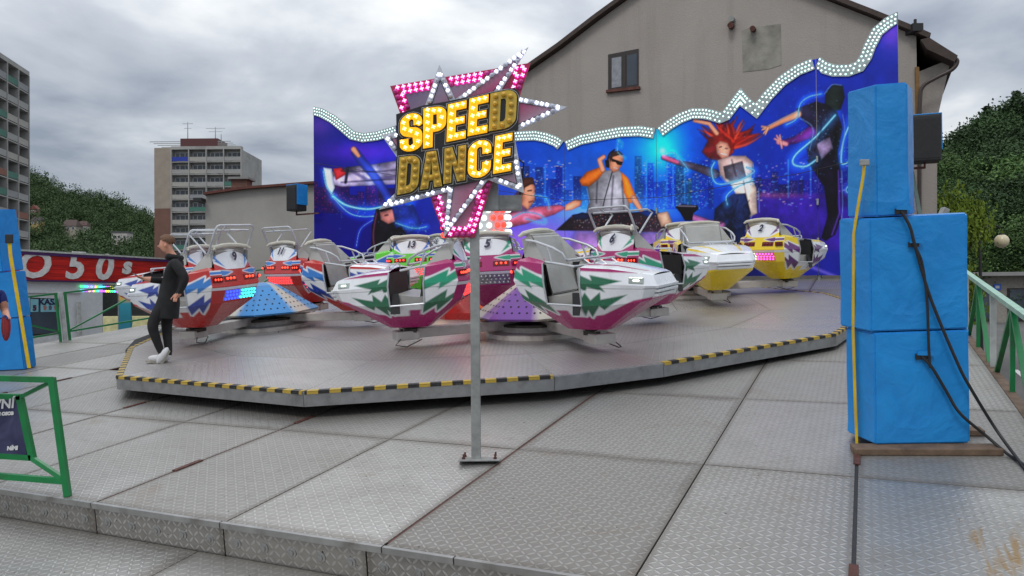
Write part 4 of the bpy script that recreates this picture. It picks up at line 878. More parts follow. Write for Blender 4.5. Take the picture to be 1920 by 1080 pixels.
# disc jockey behind the mixer
apoly([(1102, 350), (1112, 328), (1128, 320), (1160, 318), (1176, 332), (1182, 360), (1180, 402), (1098, 404), (1104, 380)], (168, 166, 176), 1.6, 1, .45)
apoly([(1086, 338), (1100, 322), (1128, 312), (1134, 320), (1122, 336), (1104, 350), (1090, 348)], (222, 118, 40), 1.5, 1, .35); apoly([(1164, 322), (1178, 334), (1190, 362), (1196, 376), (1180, 382), (1170, 362)], (222, 118, 40), 1.5, 1, .35)
astroke([(1130, 318), (1124, 300), (1132, 294)], [10, 9, 8], SK, 1.3); astroke([(1188, 372), (1198, 388), (1204, 398)], [12, 10, 8], SK, 1.3); astroke([(1148, 322), (1134, 372), (1128, 400)], 1.6, (30, 30, 34), .8)
apoly([(1140, 300), (1146, 288), (1160, 284), (1169, 292), (1168, 306), (1160, 320), (1150, 324), (1142, 316)], (190, 130, 104), 1.3, 1, .25); apoly([(1142, 296), (1147, 285), (1160, 282), (1169, 290), (1160, 291), (1149, 294), (1145, 304)], (56, 36, 28), 1.2)
apoly([(1147, 297), (1168, 304), (1165, 310), (1158, 309), (1154, 304), (1147, 303)], (18, 16, 20), .8); astroke(spl([(1138, 308), (1142, 290), (1152, 281)]), 3, (20, 20, 24), .8); apoly([(1134, 300), (1142, 300), (1143, 315), (1136, 314)], (20, 20, 24), 1); astroke([(1150, 314), (1158, 316)], 1.6, (240, 230, 230), .7)
apoly([(1042, 432), (1075, 402), (1232, 396), (1262, 420), (1262, 436)], (44, 34, 44), 2, 1, .5)
for i in range(150): x, y = random.uniform(1070, 1235), random.uniform(402, 430); apoly([(x, y), (x + 2, y), (x + 2, y + 2), (x, y + 2)], random.choice(((150, 140, 150), (200, 190, 200), (90, 60, 70), (190, 90, 60))), .7, .8)
apoly([(1072, 404), (1092, 398), (1112, 402), (1100, 412), (1078, 412)], (24, 30, 60), 1.2); apoly([(1196, 398), (1222, 392), (1236, 400), (1216, 408)], (24, 50, 110), 1.2); apoly([(1230, 400), (1252, 396), (1262, 420), (1240, 426)], (196, 160, 140), 2, 1, .3); apoly([(1080, 432), (1250, 432), (1210, 500), (1060, 500)], (170, 120, 170), 12, .7, .5)
neon([(1160, 262), (1158, 284), (1172, 296)], .9, (40, 170, 230)); neon([(1160, 262), (1166, 268), (1165, 276)], .9, (40, 170, 230))
# red haired dancer
for i in range(46):
    a = random.uniform(-2.9, -.1); r_ = random.uniform(36, 68); s0 = (1362 + random.uniform(-14, 14), 268 + random.uniform(-8, 16)); e0 = (1366 + r_ * math.cos(a) * 1.0, 262 + r_ * math.sin(a) * .75)
    astroke(spl([s0, ((s0[0] + e0[0]) / 2 + random.uniform(-9, 9), (s0[1] + e0[1]) / 2 + random.uniform(-8, 8)), e0], 5), [9, 8, 8, 7, 6, 6, 5, 4, 3, 2, 1], random.choice(((150, 30, 26), (190, 52, 40), (110, 16, 20), (214, 80, 56))), 1.4, .8)
apoly([(1316, 285), (1330, 258), (1352, 250), (1370, 262), (1372, 290), (1352, 304), (1326, 296)], (160, 40, 34), 3, .9, .6)
apoly([(1342, 272), (1350, 264), (1364, 268), (1370, 280), (1366, 294), (1354, 298), (1344, 288)], (222, 160, 140), 1.4, 1, .2); astroke([(1352, 288), (1362, 290)], 2.4, (250, 240, 240), .7); astroke([(1349, 276), (1353, 275)], 1.8, (40, 20, 20), .6); astroke([(1360, 278), (1364, 279)], 1.8, (40, 20, 20), .6)
astroke([(1302, 226), (1330, 232), (1344, 250)], [7, 8, 9], SK, 1.4); astroke([(1244, 296), (1268, 304), (1300, 312), (1340, 326)], [9, 9, 13, 18], (80, 70, 90), 1.5, 1, tex=.5); astroke([(1244, 294), (1270, 304)], [9, 8], SKP, 1.4)
apoly([(1345, 300), (1372, 292), (1398, 292), (1412, 304), (1410, 330), (1392, 346), (1362, 342), (1350, 328)], (222, 190, 186), 1.6, 1, .3); apoly([(1356, 312), (1392, 302), (1400, 334), (1376, 344), (1360, 334)], (96, 90, 104), 1.6, 1, .5)
apoly([(1366, 340), (1408, 330), (1418, 352), (1420, 400), (1400, 410), (1384, 372)], (206, 186, 176), 1.8, 1, .4); apoly([(1340, 392), (1372, 364), (1398, 362), (1408, 400), (1396, 432), (1352, 440), (1338, 420)], (34, 48, 92), 2, 1, .9); apoly([(1352, 436), (1394, 426), (1400, 470), (1362, 510), (1330, 512), (1350, 470)], (26, 40, 84), 2, 1, .8)
astroke([(1300, 408), (1330, 420), (1352, 424)], [12, 16, 18], (180, 110, 170), 2, 1, tex=.4); apoly([(1266, 388), (1278, 383), (1308, 385), (1310, 392), (1300, 400), (1298, 414), (1284, 414), (1276, 400)], (16, 14, 22), 1.3); astroke([(1272, 386), (1304, 387)], 3, (120, 110, 130), 1)
neon([(1248, 290), (1262, 286), (1276, 300), (1290, 318), (1284, 322)], 1.4); neon([(1340, 304), (1334, 320), (1344, 344), (1380, 340), (1414, 322), (1400, 314)], 2.0); neon([(1412, 338), (1380, 352), (1362, 368), (1364, 384)], 1.8)
addl(np.exp(-(((AX - 1242) / 7) ** 2 + ((AY - 283) / 7) ** 2)), (150, 240, 255))
# hooded dancer
apoly([(1548, 174), (1562, 158), (1580, 160), (1584, 182), (1576, 206), (1558, 210), (1546, 198)], (40, 50, 48), 2, 1, .5); apoly([(1545, 204), (1560, 206), (1566, 222), (1552, 230)], (190, 110, 70), 1.6, 1, .4)
apoly([(1492, 204), (1530, 190), (1552, 196), (1570, 210), (1580, 240), (1570, 290), (1520, 312), (1512, 280), (1526, 246), (1506, 226)], (34, 30, 52), 2, 1, .9); astroke([(1440, 240), (1468, 226), (1496, 214)], [9, 11, 14], (210, 140, 110), 1.4)
for dx, dy in ((-11, 3), (-12, -3), (-8, 10), (-5, 12)): astroke([(1440, 240), (1440 + dx, 240 + dy)], [5, 3], (222, 156, 126), 1)
astroke([(1468, 268), (1492, 262), (1520, 248)], [10, 14, 22], (96, 40, 120), 1.6, 1, tex=.4); astroke([(1460, 266), (1474, 270)], [10, 9], (216, 140, 150), 1.2)
for dx, dy in ((-8, -12), (-2, -13), (-12, -6), (2, 12)): astroke([(1464, 266), (1464 + dx, 266 + dy)], [5, 3], (222, 150, 150), 1)
apoly([(1512, 300), (1570, 284), (1576, 320), (1570, 380), (1576, 410), (1566, 440), (1548, 452), (1540, 446), (1552, 404), (1545, 350), (1524, 318)], (24, 18, 40), 2, 1, .8); astroke([(1572, 320), (1574, 400), (1560, 440)], 4, (110, 70, 190), 2, .7); apoly([(1530, 270), (1556, 256), (1562, 278), (1540, 300)], (170, 150, 190), 2, .9, .6)
neon([(1540, 176), (1516, 182), (1500, 196), (1494, 222), (1474, 234)], 1.5); neon([(1566, 216), (1530, 256), (1492, 290), (1488, 308), (1510, 312), (1530, 300)], 3.0); neon([(1598, 224), (1582, 262), (1578, 306), (1596, 300)], 2.6); neon([(1600, 340), (1586, 356), (1598, 366)], 1.8)
for R_ in ([(1580, 215), (1584, 250), (1574, 290)], [(1578, 320), (1580, 380), (1578, 412)], [(1500, 222), (1524, 240), (1518, 282)], [(1412, 306), (1414, 332)], [(1422, 354), (1424, 398)], [(1410, 404), (1398, 434)], [(1350, 330), (1362, 344)], [(1184, 364), (1186, 398)], [(1100, 352), (1106, 380)], [(1194, 366), (1200, 378)], [(1546, 176), (1560, 159), (1578, 160)], [(1440, 236), (1468, 222), (1494, 209)]): astroke(spl(R_, 6), 1.6, (150, 190, 255), 1.0, .8)
for R_ in ([(1532, 200), (1540, 240), (1528, 280)], [(1556, 330), (1552, 380), (1560, 420)], [(1560, 300), (1566, 350)], [(1384, 374), (1372, 410), (1366, 430)], [(1372, 300), (1380, 330)], [(1120, 340), (1118, 380)], [(1166, 340), (1170, 392)], [(1150, 330), (1146, 392)], [(1394, 340), (1404, 392)], [(640, 320), (700, 322), (745, 318)], [(640, 342), (700, 338), (745, 336)]): astroke(spl(R_, 6), 2.4, (20, 16, 34), 1.6, .55)
for i in range(40): x = random.uniform(1340, 1410); y = random.uniform(366, 470); astroke([(x, y), (x + random.uniform(-7, 7), y + random.uniform(4, 12))], 1.6, random.choice(((70, 96, 150), (14, 20, 46))), 1.0, .6)
sparkle(1520, 250, 34, 40, 150); sparkle(1590, 290, 12, 40, 60); sparkle(1380, 330, 30, 20, 70); sparkle(1270, 300, 26, 10, 40); sparkle(690, 395, 40, 10, 60); sparkle(780, 430, 20, 12, 40); sparkle(1010, 405, 30, 12, 60, (220, 150, 240)); SH[0] = 0
addl(np.exp(-(((AX - 1672) / 26) ** 2 + ((AY - 62) / 30) ** 2)) * .6, (120, 40, 80)); addl(np.exp(-(((AX - 600) / 26) ** 2 + ((AY - 236) / 20) ** 2)) * .4, (110, 50, 70))
def canvas_at(px, py):
    g_ = CAN.mean(-1, keepdims=True); c = np.clip((g_ + (CAN - g_) * 1.08) * 1.06, 0, 255) / 255; c = np.clip((c - .03) * 1.13, 0, 1) ** 1.1; c = np.where(c <= .04045, c / 12.92, ((c + .055) / 1.055) ** 2.4)
    x = np.clip(px - ART[0] - .5, 0, CAN.shape[1] - 1.01); y = np.clip(py - ART[2] - .5, 0, CAN.shape[0] - 1.01); a, b = y.astype(int), x.astype(int); fy, fx = (y - a)[:, None], (x - b)[:, None]
    return (c[a, b] * (1 - fx) + c[a, b + 1] * fx) * (1 - fy) + (c[a + 1, b] * (1 - fx) + c[a + 1, b + 1] * fx) * fy
M_PRINT = mat_attr('printed_panel', 0.5, coat=0, bump=0.05, spec=.25); M_BAND = mat('led_band', (0.36, 0.42, 0.42), 0.3, 0.3); M_LEDW = mat_emit('band_led', (0.72, 1.0, 0.93), 1.35)
bw = thing('picture_wall', 'tall printed wall of dancers and a disc jockey edged with rows of white lamps', 'backdrop')
for s_ in range(6):
    A, B = WP[s_], WP[s_ + 1]; d = (B - A); Ln = d.length; d.normalize(); nrm = Vector((d.y, -d.x, 0)); nrm = nrm if nrm.y < 0 else -nrm
    x0, x1 = SEAM[s_][0], SEAM[s_ + 1][0]
    pr = [p for p in PROF if x0 <= p[0] <= x1]
    outer = []
    for p in pr:
        q = on_wall(p[0], p[1], A, nrm); outer.append(((q - A).dot(d), q.z))
    outer = [(min(max(a, .006), Ln - .006), z) for a, z in outer]; xs = np.array([p[0] for p in outer]); zs = np.array([p[1] for p in outer])
    zb = [deck_z(A) + .12, deck_z(B) + .12]; nx = int(Ln / .0165); nz = 300
    gx = np.linspace(.006, Ln - .006, nx); tz_ = np.interp(gx, xs, zs) - .03; bz = np.interp(gx, [0, Ln], zb)
    tt_ = np.linspace(0, 1, nz); Zg = bz[:, None] + (tz_ - bz)[:, None] * tt_[None]; W = np.array(A)[None, None] + gx[:, None, None] * np.array(d)[None, None]; W = np.repeat(W, nz, 1); W[..., 2] = Zg
    pts = W.reshape(-1, 3); px, py = np_proj(pts); col = canvas_at(px, py)
    me = bpy.data.meshes.new('printed_panel'); me.from_pydata(pts.tolist(), [], grid_faces(nx, nz, 0)); me.materials.append(M_PRINT); set_colors(me, col); me.update()
    pn = link('printed_panel', me, bw); link_ = pn
    bk = MB(); N2 = -nrm * .05
    rim = [A + d * a + Vector((0, 0, z)) for a, z in outer]; base = [A + d * .006 + Vector((0, 0, zb[0])), A + d * (Ln - .006) + Vector((0, 0, zb[1]))]
    loop = [base[0], base[1]] + rim[::-1]; n_ = len(loop); bk.add([p - nrm * .004 for p in loop] + [p - nrm * .055 for p in loop], [tuple(range(n_, 2 * n_))[::-1]] + [(i, (i + 1) % n_, n_ + (i + 1) % n_, n_ + i) for i in range(n_)]); bk.build('panel_back', M_STEEL, pn)
    # lamp band along the top
    P2 = [Vector(p) for p in outer]; inn = []
    for i, p in enumerate(P2):
        a, b = P2[max(i - 1, 0)], P2[min(i + 1, len(P2) - 1)]; e1 = (p - a).normalized() if i else (b - p).normalized(); e2 = (b - p).normalized() if i < len(P2) - 1 else e1
        n1, n2 = Vector((e1.y, -e1.x)), Vector((e2.y, -e2.x)); k_ = 1 / max(.6, 1 + n1.dot(n2)); inn.append(((n1 + n2) * k_))
    w_ = .30; m = MB(); F = lambda p, o_: A + d * min(max(p.x, .006), Ln - .006) + Vector((0, 0, p.y)) + nrm * o_
    vs = [F(p, .035) for p in P2] + [F(p + q * w_, .035) for p, q in zip(P2, inn)] + [F(p, .001) for p in P2] + [F(p + q * w_, .001) for p, q in zip(P2, inn)]; n_ = len(P2)
    fs = []
    for i in range(n_ - 1): fs += [(i, n_ + i, n_ + i + 1, i + 1), (2 * n_ + i, i, i + 1, 2 * n_ + i + 1), (n_ + i, 3 * n_ + i, 3 * n_ + i + 1, n_ + i + 1)]
    bd = m.add(vs, fs).build('lamp_band', M_BAND, bw)
    lm = MB(); cum = [0]
    for a, b in zip(P2[:-1], P2[1:]): cum.append(cum[-1] + (b - a).length)
    for row, f_ in enumerate((.18, .5, .82)):
        for sx_ in np.arange(.04 + (.045 if row == 1 else 0), cum[-1] - .02, .098):
            i = min(int(np.searchsorted(cum, sx_)) - 1, n_ - 2); i = max(i, 0); t_ = (sx_ - cum[i]) / max(1e-6, cum[i + 1] - cum[i]); p = P2[i].lerp(P2[i + 1], t_) + inn[i].lerp(inn[i + 1], t_) * (w_ * f_)
            if .02 < p.x < Ln - .02: lm.lathe([(.024, 0), (.021, .012), (.008, .02)], 7, mat_frame(F(p, .034), d, nrm))
    tag(lm.build('band_lamp', M_LEDW, bd), kind='stuff')
for s_, (x, v) in enumerate(SEAM):      # frame posts behind the seams, with bracing to the ground
    p = WP[s_] + (Fl * .12); m = MB().bar(p, (p.x, p.y, deck_z(p) + 3.6), .08, .08); m.bar((p.x, p.y, deck_z(p) + 3.2), (p.x + Fl.x * 1.6, p.y + Fl.y * 1.6, 0), .06, .06); m.build('wall_post', M_STEEL, bw)
# cover strips with hinges on the seams
for s_, zz in ((5, (1.0, 2.0, 3.1)), (4, (.8, 2.0))):
    for z_ in zz:
        p = WP[s_]; MB().box((0, 0, 0), (.05, .04, .16), bev=.006).build('seam_latch', M_STEEL, bw, mat_frame(Vector((p.x, p.y, deck_z(p) + z_)) - Fl * .03, Rv, Vector((0, 0, 1))))
hw = MB().tube([Vector(on_wall(x, y, WP[0] - Fl * .25, Fl)) for x, y in ((590, 306), (750, 330), (1060, 376), (1240, 370), (1500, 325), (1690, 280))], .008, 5)
hw.build('stay_wire', M_RUBBER, bw)
# hanging loudspeakers
def pa_box(x, y, v, w, h, dp, yaw, lab, arm):
    q = on_wall(x, y, D(0, v, 0), Fl); t_ = thing('loudspeaker', lab, 'loudspeaker', levM(q, yaw)); MB().box((0, 0, 0), (w, dp, h), bev=.03).build('cabinet', M_RUBBER, t_); MB().box((0, -dp / 2 - .006, -.02), (w * .9, .012, h * .86), bev=.004).build('grille', mat('black_grille', (.01, .01, .012), .7, bump=.5, bscale=150), t_)
    MB().box((0, .02, h / 2 + .012), (w * 1.06, dp * 1.05, .025), bev=.008).box((w / 2 + .012, .02, .12 * h), (.02, dp, h * .78), bev=.006).build('blue_cover', M_TARP, t_)
    MB().bar((0, 0, -h / 2), (0, 0, -h / 2 - .14), .04, .04).bar((0, 0, -h / 2 - .12), arm, .05, .05).build('bracket', M_RUST, t_); return t_
k = NT('blue_tarpaulin'); v = k.obj(); n_ = k.noise(v, 2.2, 4, .5, 1.4); n2_ = k.noise(v, 9.0, 3, .5, 1.0)
k.col(k.ramp(n_, [(.3, srgb(24, 128, 202)), (.7, srgb(30, 142, 216))])); k.rough(k.math('ADD', k.math('MULTIPLY', n2_, .25), .27)); cr_ = k.noise(v, 1.3, 1, .4, .5); cr_ = k.math('POWER', k.math('SUBTRACT', 1.0, k.math('ABSOLUTE', k.math('SUBTRACT', k.math('MULTIPLY', cr_, 2.0), 1.0))), 14.0); k.bump(k.math('ADD', k.math('ADD', k.math('MULTIPLY', n_, 1.0), k.math('MULTIPLY', n2_, .25)), k.math('MULTIPLY', cr_, .14)), .4, .05); M_TARP = k.m
pa_box(1733, 262, 20.3, .62, 1.05, .55, -20, 'black loudspeaker under a blue cover hung beside the tall end of picture wall', (-.7, .2, -.62))
pa_box(556, 372, 20.7, .50, .86, .45, -34, 'black loudspeaker under a blue cover hung in front of the grey house', (.75, .3, -.52))
# ================================================================== COVERED LOUDSPEAKER STACKS
def covered_box(name, label, foot, h0, h1, group, shrink=.985, flaps=(), seed=0):
    """tarpaulin covered cabinet: footprint in deck coordinates between heights h0 and h1"""
    cu = sum(p[0] for p in foot) / len(foot); cv_ = sum(p[1] for p in foot) / len(foot); t_ = thing(name, label, 'loudspeaker', deckM(cu, cv_, h0), group)
    bm = bmesh.new(); n_ = len(foot); H = h1 - h0; rows = 9; rr_ = random.Random(seed)
    lv = []
    for j in range(rows + 1):
        s_ = 1 - (1 - shrink) * j / rows; lv.append([bm.verts.new(((u - cu) * s_, (v - cv_) * s_, H * j / rows)) for u, v in foot])
    for j in range(rows):
        for i in range(n_): bm.faces.new((lv[j][i], lv[j][(i + 1) % n_], lv[j + 1][(i + 1) % n_], lv[j + 1][i]))
    bm.faces.new(lv[-1]); bm.faces.new(lv[0][::-1])
    bmesh.ops.recalc_face_normals(bm, faces=bm.faces[:]); ed = [e_ for e_ in bm.edges if len(e_.link_faces) == 2 and e_.calc_face_angle(0) > .3]
    bmesh.ops.bevel(bm, geom=ed, offset=.012, segments=2, affect='EDGES'); bmesh.ops.triangulate(bm, faces=[f for f in bm.faces if len(f.verts) > 4])
    bmesh.ops.subdivide_edges(bm, edges=[e_ for e_ in bm.edges if e_.calc_length() > .09], cuts=3, use_grid_fill=True)
    from mathutils import noise as mn
    for q in bm.verts:
        if .02 < q.co.z < H - .015: q.co += Vector((q.co.x, q.co.y, 0)).normalized() * (mn.noise(Vector((q.co.x * 3 + seed, q.co.y * 3, q.co.z * 2.2))) * .008 + mn.noise(Vector((q.co.x * 9, q.co.y * 9 + seed, q.co.z * 4))) * .002)
    me = bpy.data.meshes.new('cover'); bm.to_mesh(me); bm.free(); me.materials.append(M_TARP); me.polygons.foreach_set('use_smooth', [True] * len(me.polygons)); me.set_sharp_from_angle(angle=rad(22)); link('cover', me, t_)
    M0 = t_.matrix_world.inverted()
    for (px, py, w, hh) in flaps:       # handle openings with a lifted flap, at photo pixels on the front face
        p = M0 @ on_wall(px, py, D(*FB), FN); fr_ = mat_frame(p + (M0.to_3x3() @ FN) * .012, M0.to_3x3() @ FX, M0.to_3x3() @ FN)
        f_ = MB().box((0, 0, 0), (w, hh, .012), bev=.003).build('handle_opening', M_RUBBER, t_, fr_); MB().prism([(-w * .4, hh * .3), (w * .9, hh * .1), (w * .75, hh * .9), (-w * .3, hh * 1.0)], .004, .012).build('flap', M_TARP, f_)
    return t_
FA, FB, FC = (-.16, 7.13), (.05, 6.82), (.72, 7.03)
FX = (D(*FC) - D(*FB)).normalized(); FN = FX.cross(Nd).normalized(); FN = FN if FN.y < 0 else -FN
foot = [FA, FB, FC, (.76, 7.5), (.02, 7.68)]
G = 'covered loudspeaker stacks'
covered_box('covered_speaker', 'bottom blue covered bass speaker standing on the wooden plank', foot, .055, .945, G, .985, ((1728, 668, .10, .045),), 1)
foot2 = [(-.20, 7.13), (.03, 6.825), (.71, 7.035), (.75, 7.5), (.0, 7.68)]
covered_box('covered_speaker', 'middle blue covered bass speaker of the stack with the yellow strap', foot2, .955, 1.84, G, .99, ((1712, 458, .08, .04),), 2)
foot3 = [(-.13, 7.16), (.08, 6.87), (.31, 6.94), (.37, 7.38), (.0, 7.54)]
covered_box('covered_speaker', 'slim blue covered top speaker with yellow strap hooked to its side', foot3, 1.85, 2.86, G, .96, ((1688, 396, .09, .045),), 3)
tag(MB().box((0, 0, 0), (1.06, .16, .05), bev=.006).build('plank', M_WOOD, None, deckM(.40, 6.87, .027, 14)), 'weathered wooden plank lying under the blue covered speakers', 'plank')
tag(MB().box((0, 0, 0), (.9, .14, .045), bev=.006).build('plank', M_WOOD, None, deckM(.42, 7.43, .027, 10)), 'wooden plank under the back of the blue covered speakers', 'plank')
# yellow lashing strap on the left face of the stack
lx = (D(*FB) - D(*FA)).normalized(); ln = lx.cross(Nd).normalized(); ln = ln if ln.x < 0 else -ln
sp_ = [on_wall(x, y, D(*FA) + ln * .022, ln) for x, y in ((1621, 305), (1619, 330), (1607, 400), (1601, 440), (1600, 620), (1604, 760), (1607, 832))]
strap = thing('lashing_strap', 'yellow lashing strap down the side of the blue speaker stack', 'strap', Matrix.Translation(sp_[0]))
m = MB(); o_ = sp_[0]
for a, b in zip(sp_[:-1], sp_[1:]):
    w_ = lx * .018; m.add([a - o_ - w_, a - o_ + w_, b - o_ + w_, b - o_ - w_] + [q + ln * .003 for q in (a - o_ - w_, a - o_ + w_, b - o_ + w_, b - o_ - w_)], [(4, 5, 6, 7), (0, 3, 2, 1), (0, 4, 7, 3), (1, 2, 6, 5)])
M_STRAP = mat('yellow_webbing', srgb(214, 180, 20), .6, bump=.3, bscale=200); m.build('webbing', M_STRAP, strap); MB().box((0, 0, 0), (.07, .03, .05), bev=.008).build('hook', M_STEEL, strap)
# black cables
def fpt(x, y, o=.03): return on_wall(x, y, D(*FB) + FN * o, FN)
def dpt_(x, y, h=.02): return on_deck(x, y, h)
def cable(label, pts, r=.012): o = MB().tube([tuple(p) for p in spl3(pts)], r, 7).build('power_cable', M_RUBBER, None, None, True); return tag(o, label, 'cable', 'cables of the speaker stack')
def spl3(P, n_=7):
    out = []
    for i in range(len(P) - 1):
        p0, p1, p2, p3 = P[max(i - 1, 0)], P[i], P[i + 1], P[min(i + 2, len(P) - 1)]
        for q in range(n_): t = q / n_; out.append(.5 * ((2 * p1) + (p2 - p0) * t + (2 * p0 - 5 * p1 + 4 * p2 - p3) * t * t + (3 * p1 - p0 - 3 * p2 + p3) * t ** 3))
    return out + [P[-1]]
cable('black cable from the top speaker running down and off the deck side', [fpt(1690, 396, .02), fpt(1706, 425), fpt(1716, 462), fpt(1745, 560), fpt(1795, 680, .06), fpt(1820, 728, .06), fpt(1868, 806, .04), dpt_(1912, 866), dpt_(1960, 930)])
cable('black cable hanging between the middle and bottom blue covers', [fpt(1712, 458, .02), fpt(1728, 490), fpt(1738, 560), fpt(1741, 640), fpt(1744, 690)], .010)
cable('black cable with connector from the bottom speaker towards the railing', [fpt(1728, 668, .02), fpt(1748, 690), fpt(1775, 735), fpt(1800, 775, .05), fpt(1850, 818, .05), dpt_(1890, 852), dpt_(1920, 872), dpt_(1975, 925)])
# left stack, same kit
q0 = on_deck(-85, 700); uv = ((q0 - DO).dot(Rv), (q0 - DO).dot(Fd)); qa = on_deck(46, 694); ua = ((qa - DO).dot(Rv), (qa - DO).dot(Fd))
def rect(a, b, dp): dx, dy = b[0] - a[0], b[1] - a[1]; L_ = math.hypot(dx, dy); nx_, ny_ = -dy / L_ * dp, dx / L_ * dp; return [a, b, (b[0] + nx_, b[1] + ny_), (a[0] + nx_, a[1] + ny_)]
fl = rect(uv, ua, .3); FB_, FN_, FX_ = FB, FN, FX
covered_box('covered_speaker', 'bottom blue covered speaker in front of the white ticket booth', fl, .01, .84, G, .99, (), 5)
covered_box('covered_speaker', 'middle blue covered speaker in front of the white ticket booth', fl, .85, 1.58, G, .99, (), 6)
mid_ = ((uv[0] + ua[0]) / 2, (uv[1] + ua[1]) / 2); e0 = (ua[0] - .15 * (ua[0] - uv[0]) / 1.0, ua[1] - .15 * (ua[1] - uv[1]) / 1.0)
covered_box('covered_speaker', 'top blue covered speaker against the left apartment tower', rect((uv[0] + .25 * (ua[0] - uv[0]), uv[1] + .25 * (ua[1] - uv[1])), e0, .5), 1.59, 2.58, G, .97, (), 7)
dx = Vector((ua[0] - uv[0], ua[1] - uv[1])).normalized(); wn = (Rv * dx.x + Fd * dx.y).normalized(); wnn = wn.cross(Nd).normalized(); wnn = wnn if wnn.y < 0 else -wnn
sp2 = [on_wall(x, y, qa + wnn * .03, wnn) for x, y in ((18, 455), (20, 480), (30, 540), (55, 690))]
st2 = thing('lashing_strap', 'yellow lashing strap across the blue speakers by the ticket booth', 'strap', Matrix.Translation(sp2[0])); m = MB()
for a, b in zip(sp2[:-1], sp2[1:]):
    w_ = wn * .03; c0 = sp2[0]; m.add([a - c0 - w_, a - c0 + w_, b - c0 + w_, b - c0 - w_] + [q + wnn * .004 for q in (a - c0 - w_, a - c0 + w_, b - c0 + w_, b - c0 - w_)], [(4, 5, 6, 7), (0, 3, 2, 1), (0, 4, 7, 3), (1, 2, 6, 5)])
m.build('webbing', M_STRAP, st2); MB().box((0, -.01, .06), (.12, .03, .14), bev=.01).build('buckle', M_RUBBER, st2)

# ================================================================== RAILINGS
M_GRN = mat('green_enamel', srgb(14, 118, 62), .4, coat=.2, var=.15, grime=(.05, .04, .03)); M_GRNP = mat('pale_green_rail', srgb(150, 190, 170), .35, .2, var=.15); M_POSTW = mat('worn_white_post', (.42, .44, .42), .5, grime=(.15, .12, .1))
def hit_u(x, y, u): return on_wall(x, y, D(u, 0), Rv)
def rl(u, x, y): p = hit_u(x, y, u) - DO; return p.dot(Fd), p.dot(Nd)
UR = 1.33
vb, hb_ = rl(UR, 1920, 803); vt_, ht = rl(UR, 1920, 590); va, _ = rl(UR, 1862, 640); vc, _ = rl(UR, 1812, 590)
rr = thing('truss_railing', 'green truss railing with pale top rail along the deck beside the road', 'railing', deckM(UR, vb, 0))
step = vc - va; vs_ = [va - 2 * step, va - step, va, vc, vc + step, vc + 2 * step, vc + 3 * step]
h0, h1 = hb_, ht; L = lambda v, h: Vector((0, v - vb, h))
MB().bar(L(vs_[0], h1), L(vs_[-1], h1), .07, .05).build('top_rail', M_GRNP, rr); MB().bar(L(vs_[0], h0), L(vs_[-1], h0), .06, .05).build('bottom_rail', M_GRNP, rr)
for a, b in zip(vs_[:-1], vs_[1:]):
    c = (a + b) / 2
    MB().bar(L(c, h0), L(c, h1), .045, .045, (1, 0, 0)).build('upright', M_GRN, rr); MB().bar(L(c, h1 - .02), L(a + .05, h0), .04, .05, (1, 0, 0)).build('diagonal', M_GRN, rr); MB().bar(L(c, h1 - .02), L(b - .05, h0), .04, .05, (1, 0, 0)).build('diagonal', M_GRN, rr)
for a in vs_:
    MB().bar(L(a, h0 - .35), L(a, h1 - .02), .06, .06, (1, 0, 0)).build('post', M_POSTW, rr); MB().bar(L(a + .07, h0), L(a + .07, h1 - .03), .05, .05, (1, 0, 0)).build('upright', M_GRN, rr)
MB().box((-.02, 6.0, -.05), (.10, 17.5, .06), bev=.005).build('kick_board', M_WOOD, rr)
lr = thing('deck_railing', 'thin green railing along the deck edge beside the ticket booth', 'railing', deckM(-14.9, 10, 0)); LL = lambda v, h: Vector((0, v - 10, h))
vv_ = [8.6, 10.55, 10.75, 13.0, 15.2, 17.4, 19.6, 21.6]
for i, (a, b) in enumerate(zip(vv_[:-1], vv_[1:])):
    if b - a < .5: continue
    for h in (.18, .98): MB().bar(LL(a, h), LL(b, h), .035, .035).build('rail', M_GRN, lr)
    MB().bar(LL(a, .2 if i else .95), LL(b, .95 if i else .2), .03, .03).build('brace', M_GRN, lr)
for a in vv_: MB().bar(LL(a, 0), LL(a, 1.0), .04, .04, (1, 0, 0)).build('post', M_GRN, lr)
MB().bar(LL(10.65, -.15), LL(10.65, 1.0), .07, .05, (1, 0, 0)).build('gate_post', M_POSTW, lr)
# --- entry barrier with notice board
GY = 6.13; gp = lambda x, y, Y=GY: at(x, y, Y)
b0 = D(-5.75, 4.13, 0); gt = thing('entry_barrier', 'green tube entry barrier holding a dark notice board at the deck front', 'barrier', Matrix.Translation(b0))
def gb(nm, a, b, w=.045): MB().bar(a - b0, b - b0, w, w, (0, 1, 0)).build(nm, M_GRN, gt)
gb('post', b0, gp(97, 708)); gb('top_rail', gp(97, 712), gp(-260, 702)); gb('bottom_rail', gp(120, 902), gp(-260, 872)); Y2 = 6.30
gb('post', gp(62, 862, Y2), gp(37, 742, Y2)); gb('panel_rail', gp(40, 744, Y2), gp(-260, 738, Y2)); gb('panel_rail', gp(60, 858, Y2), gp(-260, 838, Y2)); gb('link_bar', gp(96, 716), gp(40, 744, Y2), .03); gb('link_bar', gp(117, 897), gp(60, 859, Y2), .035)
pb = D(-8.1, 4.15); gb('post', pb, pb + Nd * .95)
k = NT('notice_board'); v = k.obj(); n_ = k.noise(v, 3.0, 5, .6, .8); k.col(k.ramp(n_, [(.35, srgb(34, 36, 70)), (.7, srgb(74, 76, 110))])); k.rough(.45)
q = [gp(-250, 740, Y2 - .02), gp(34, 746, Y2 - .02), gp(50, 854, Y2 - .02), gp(-250, 836, Y2 - .02)]
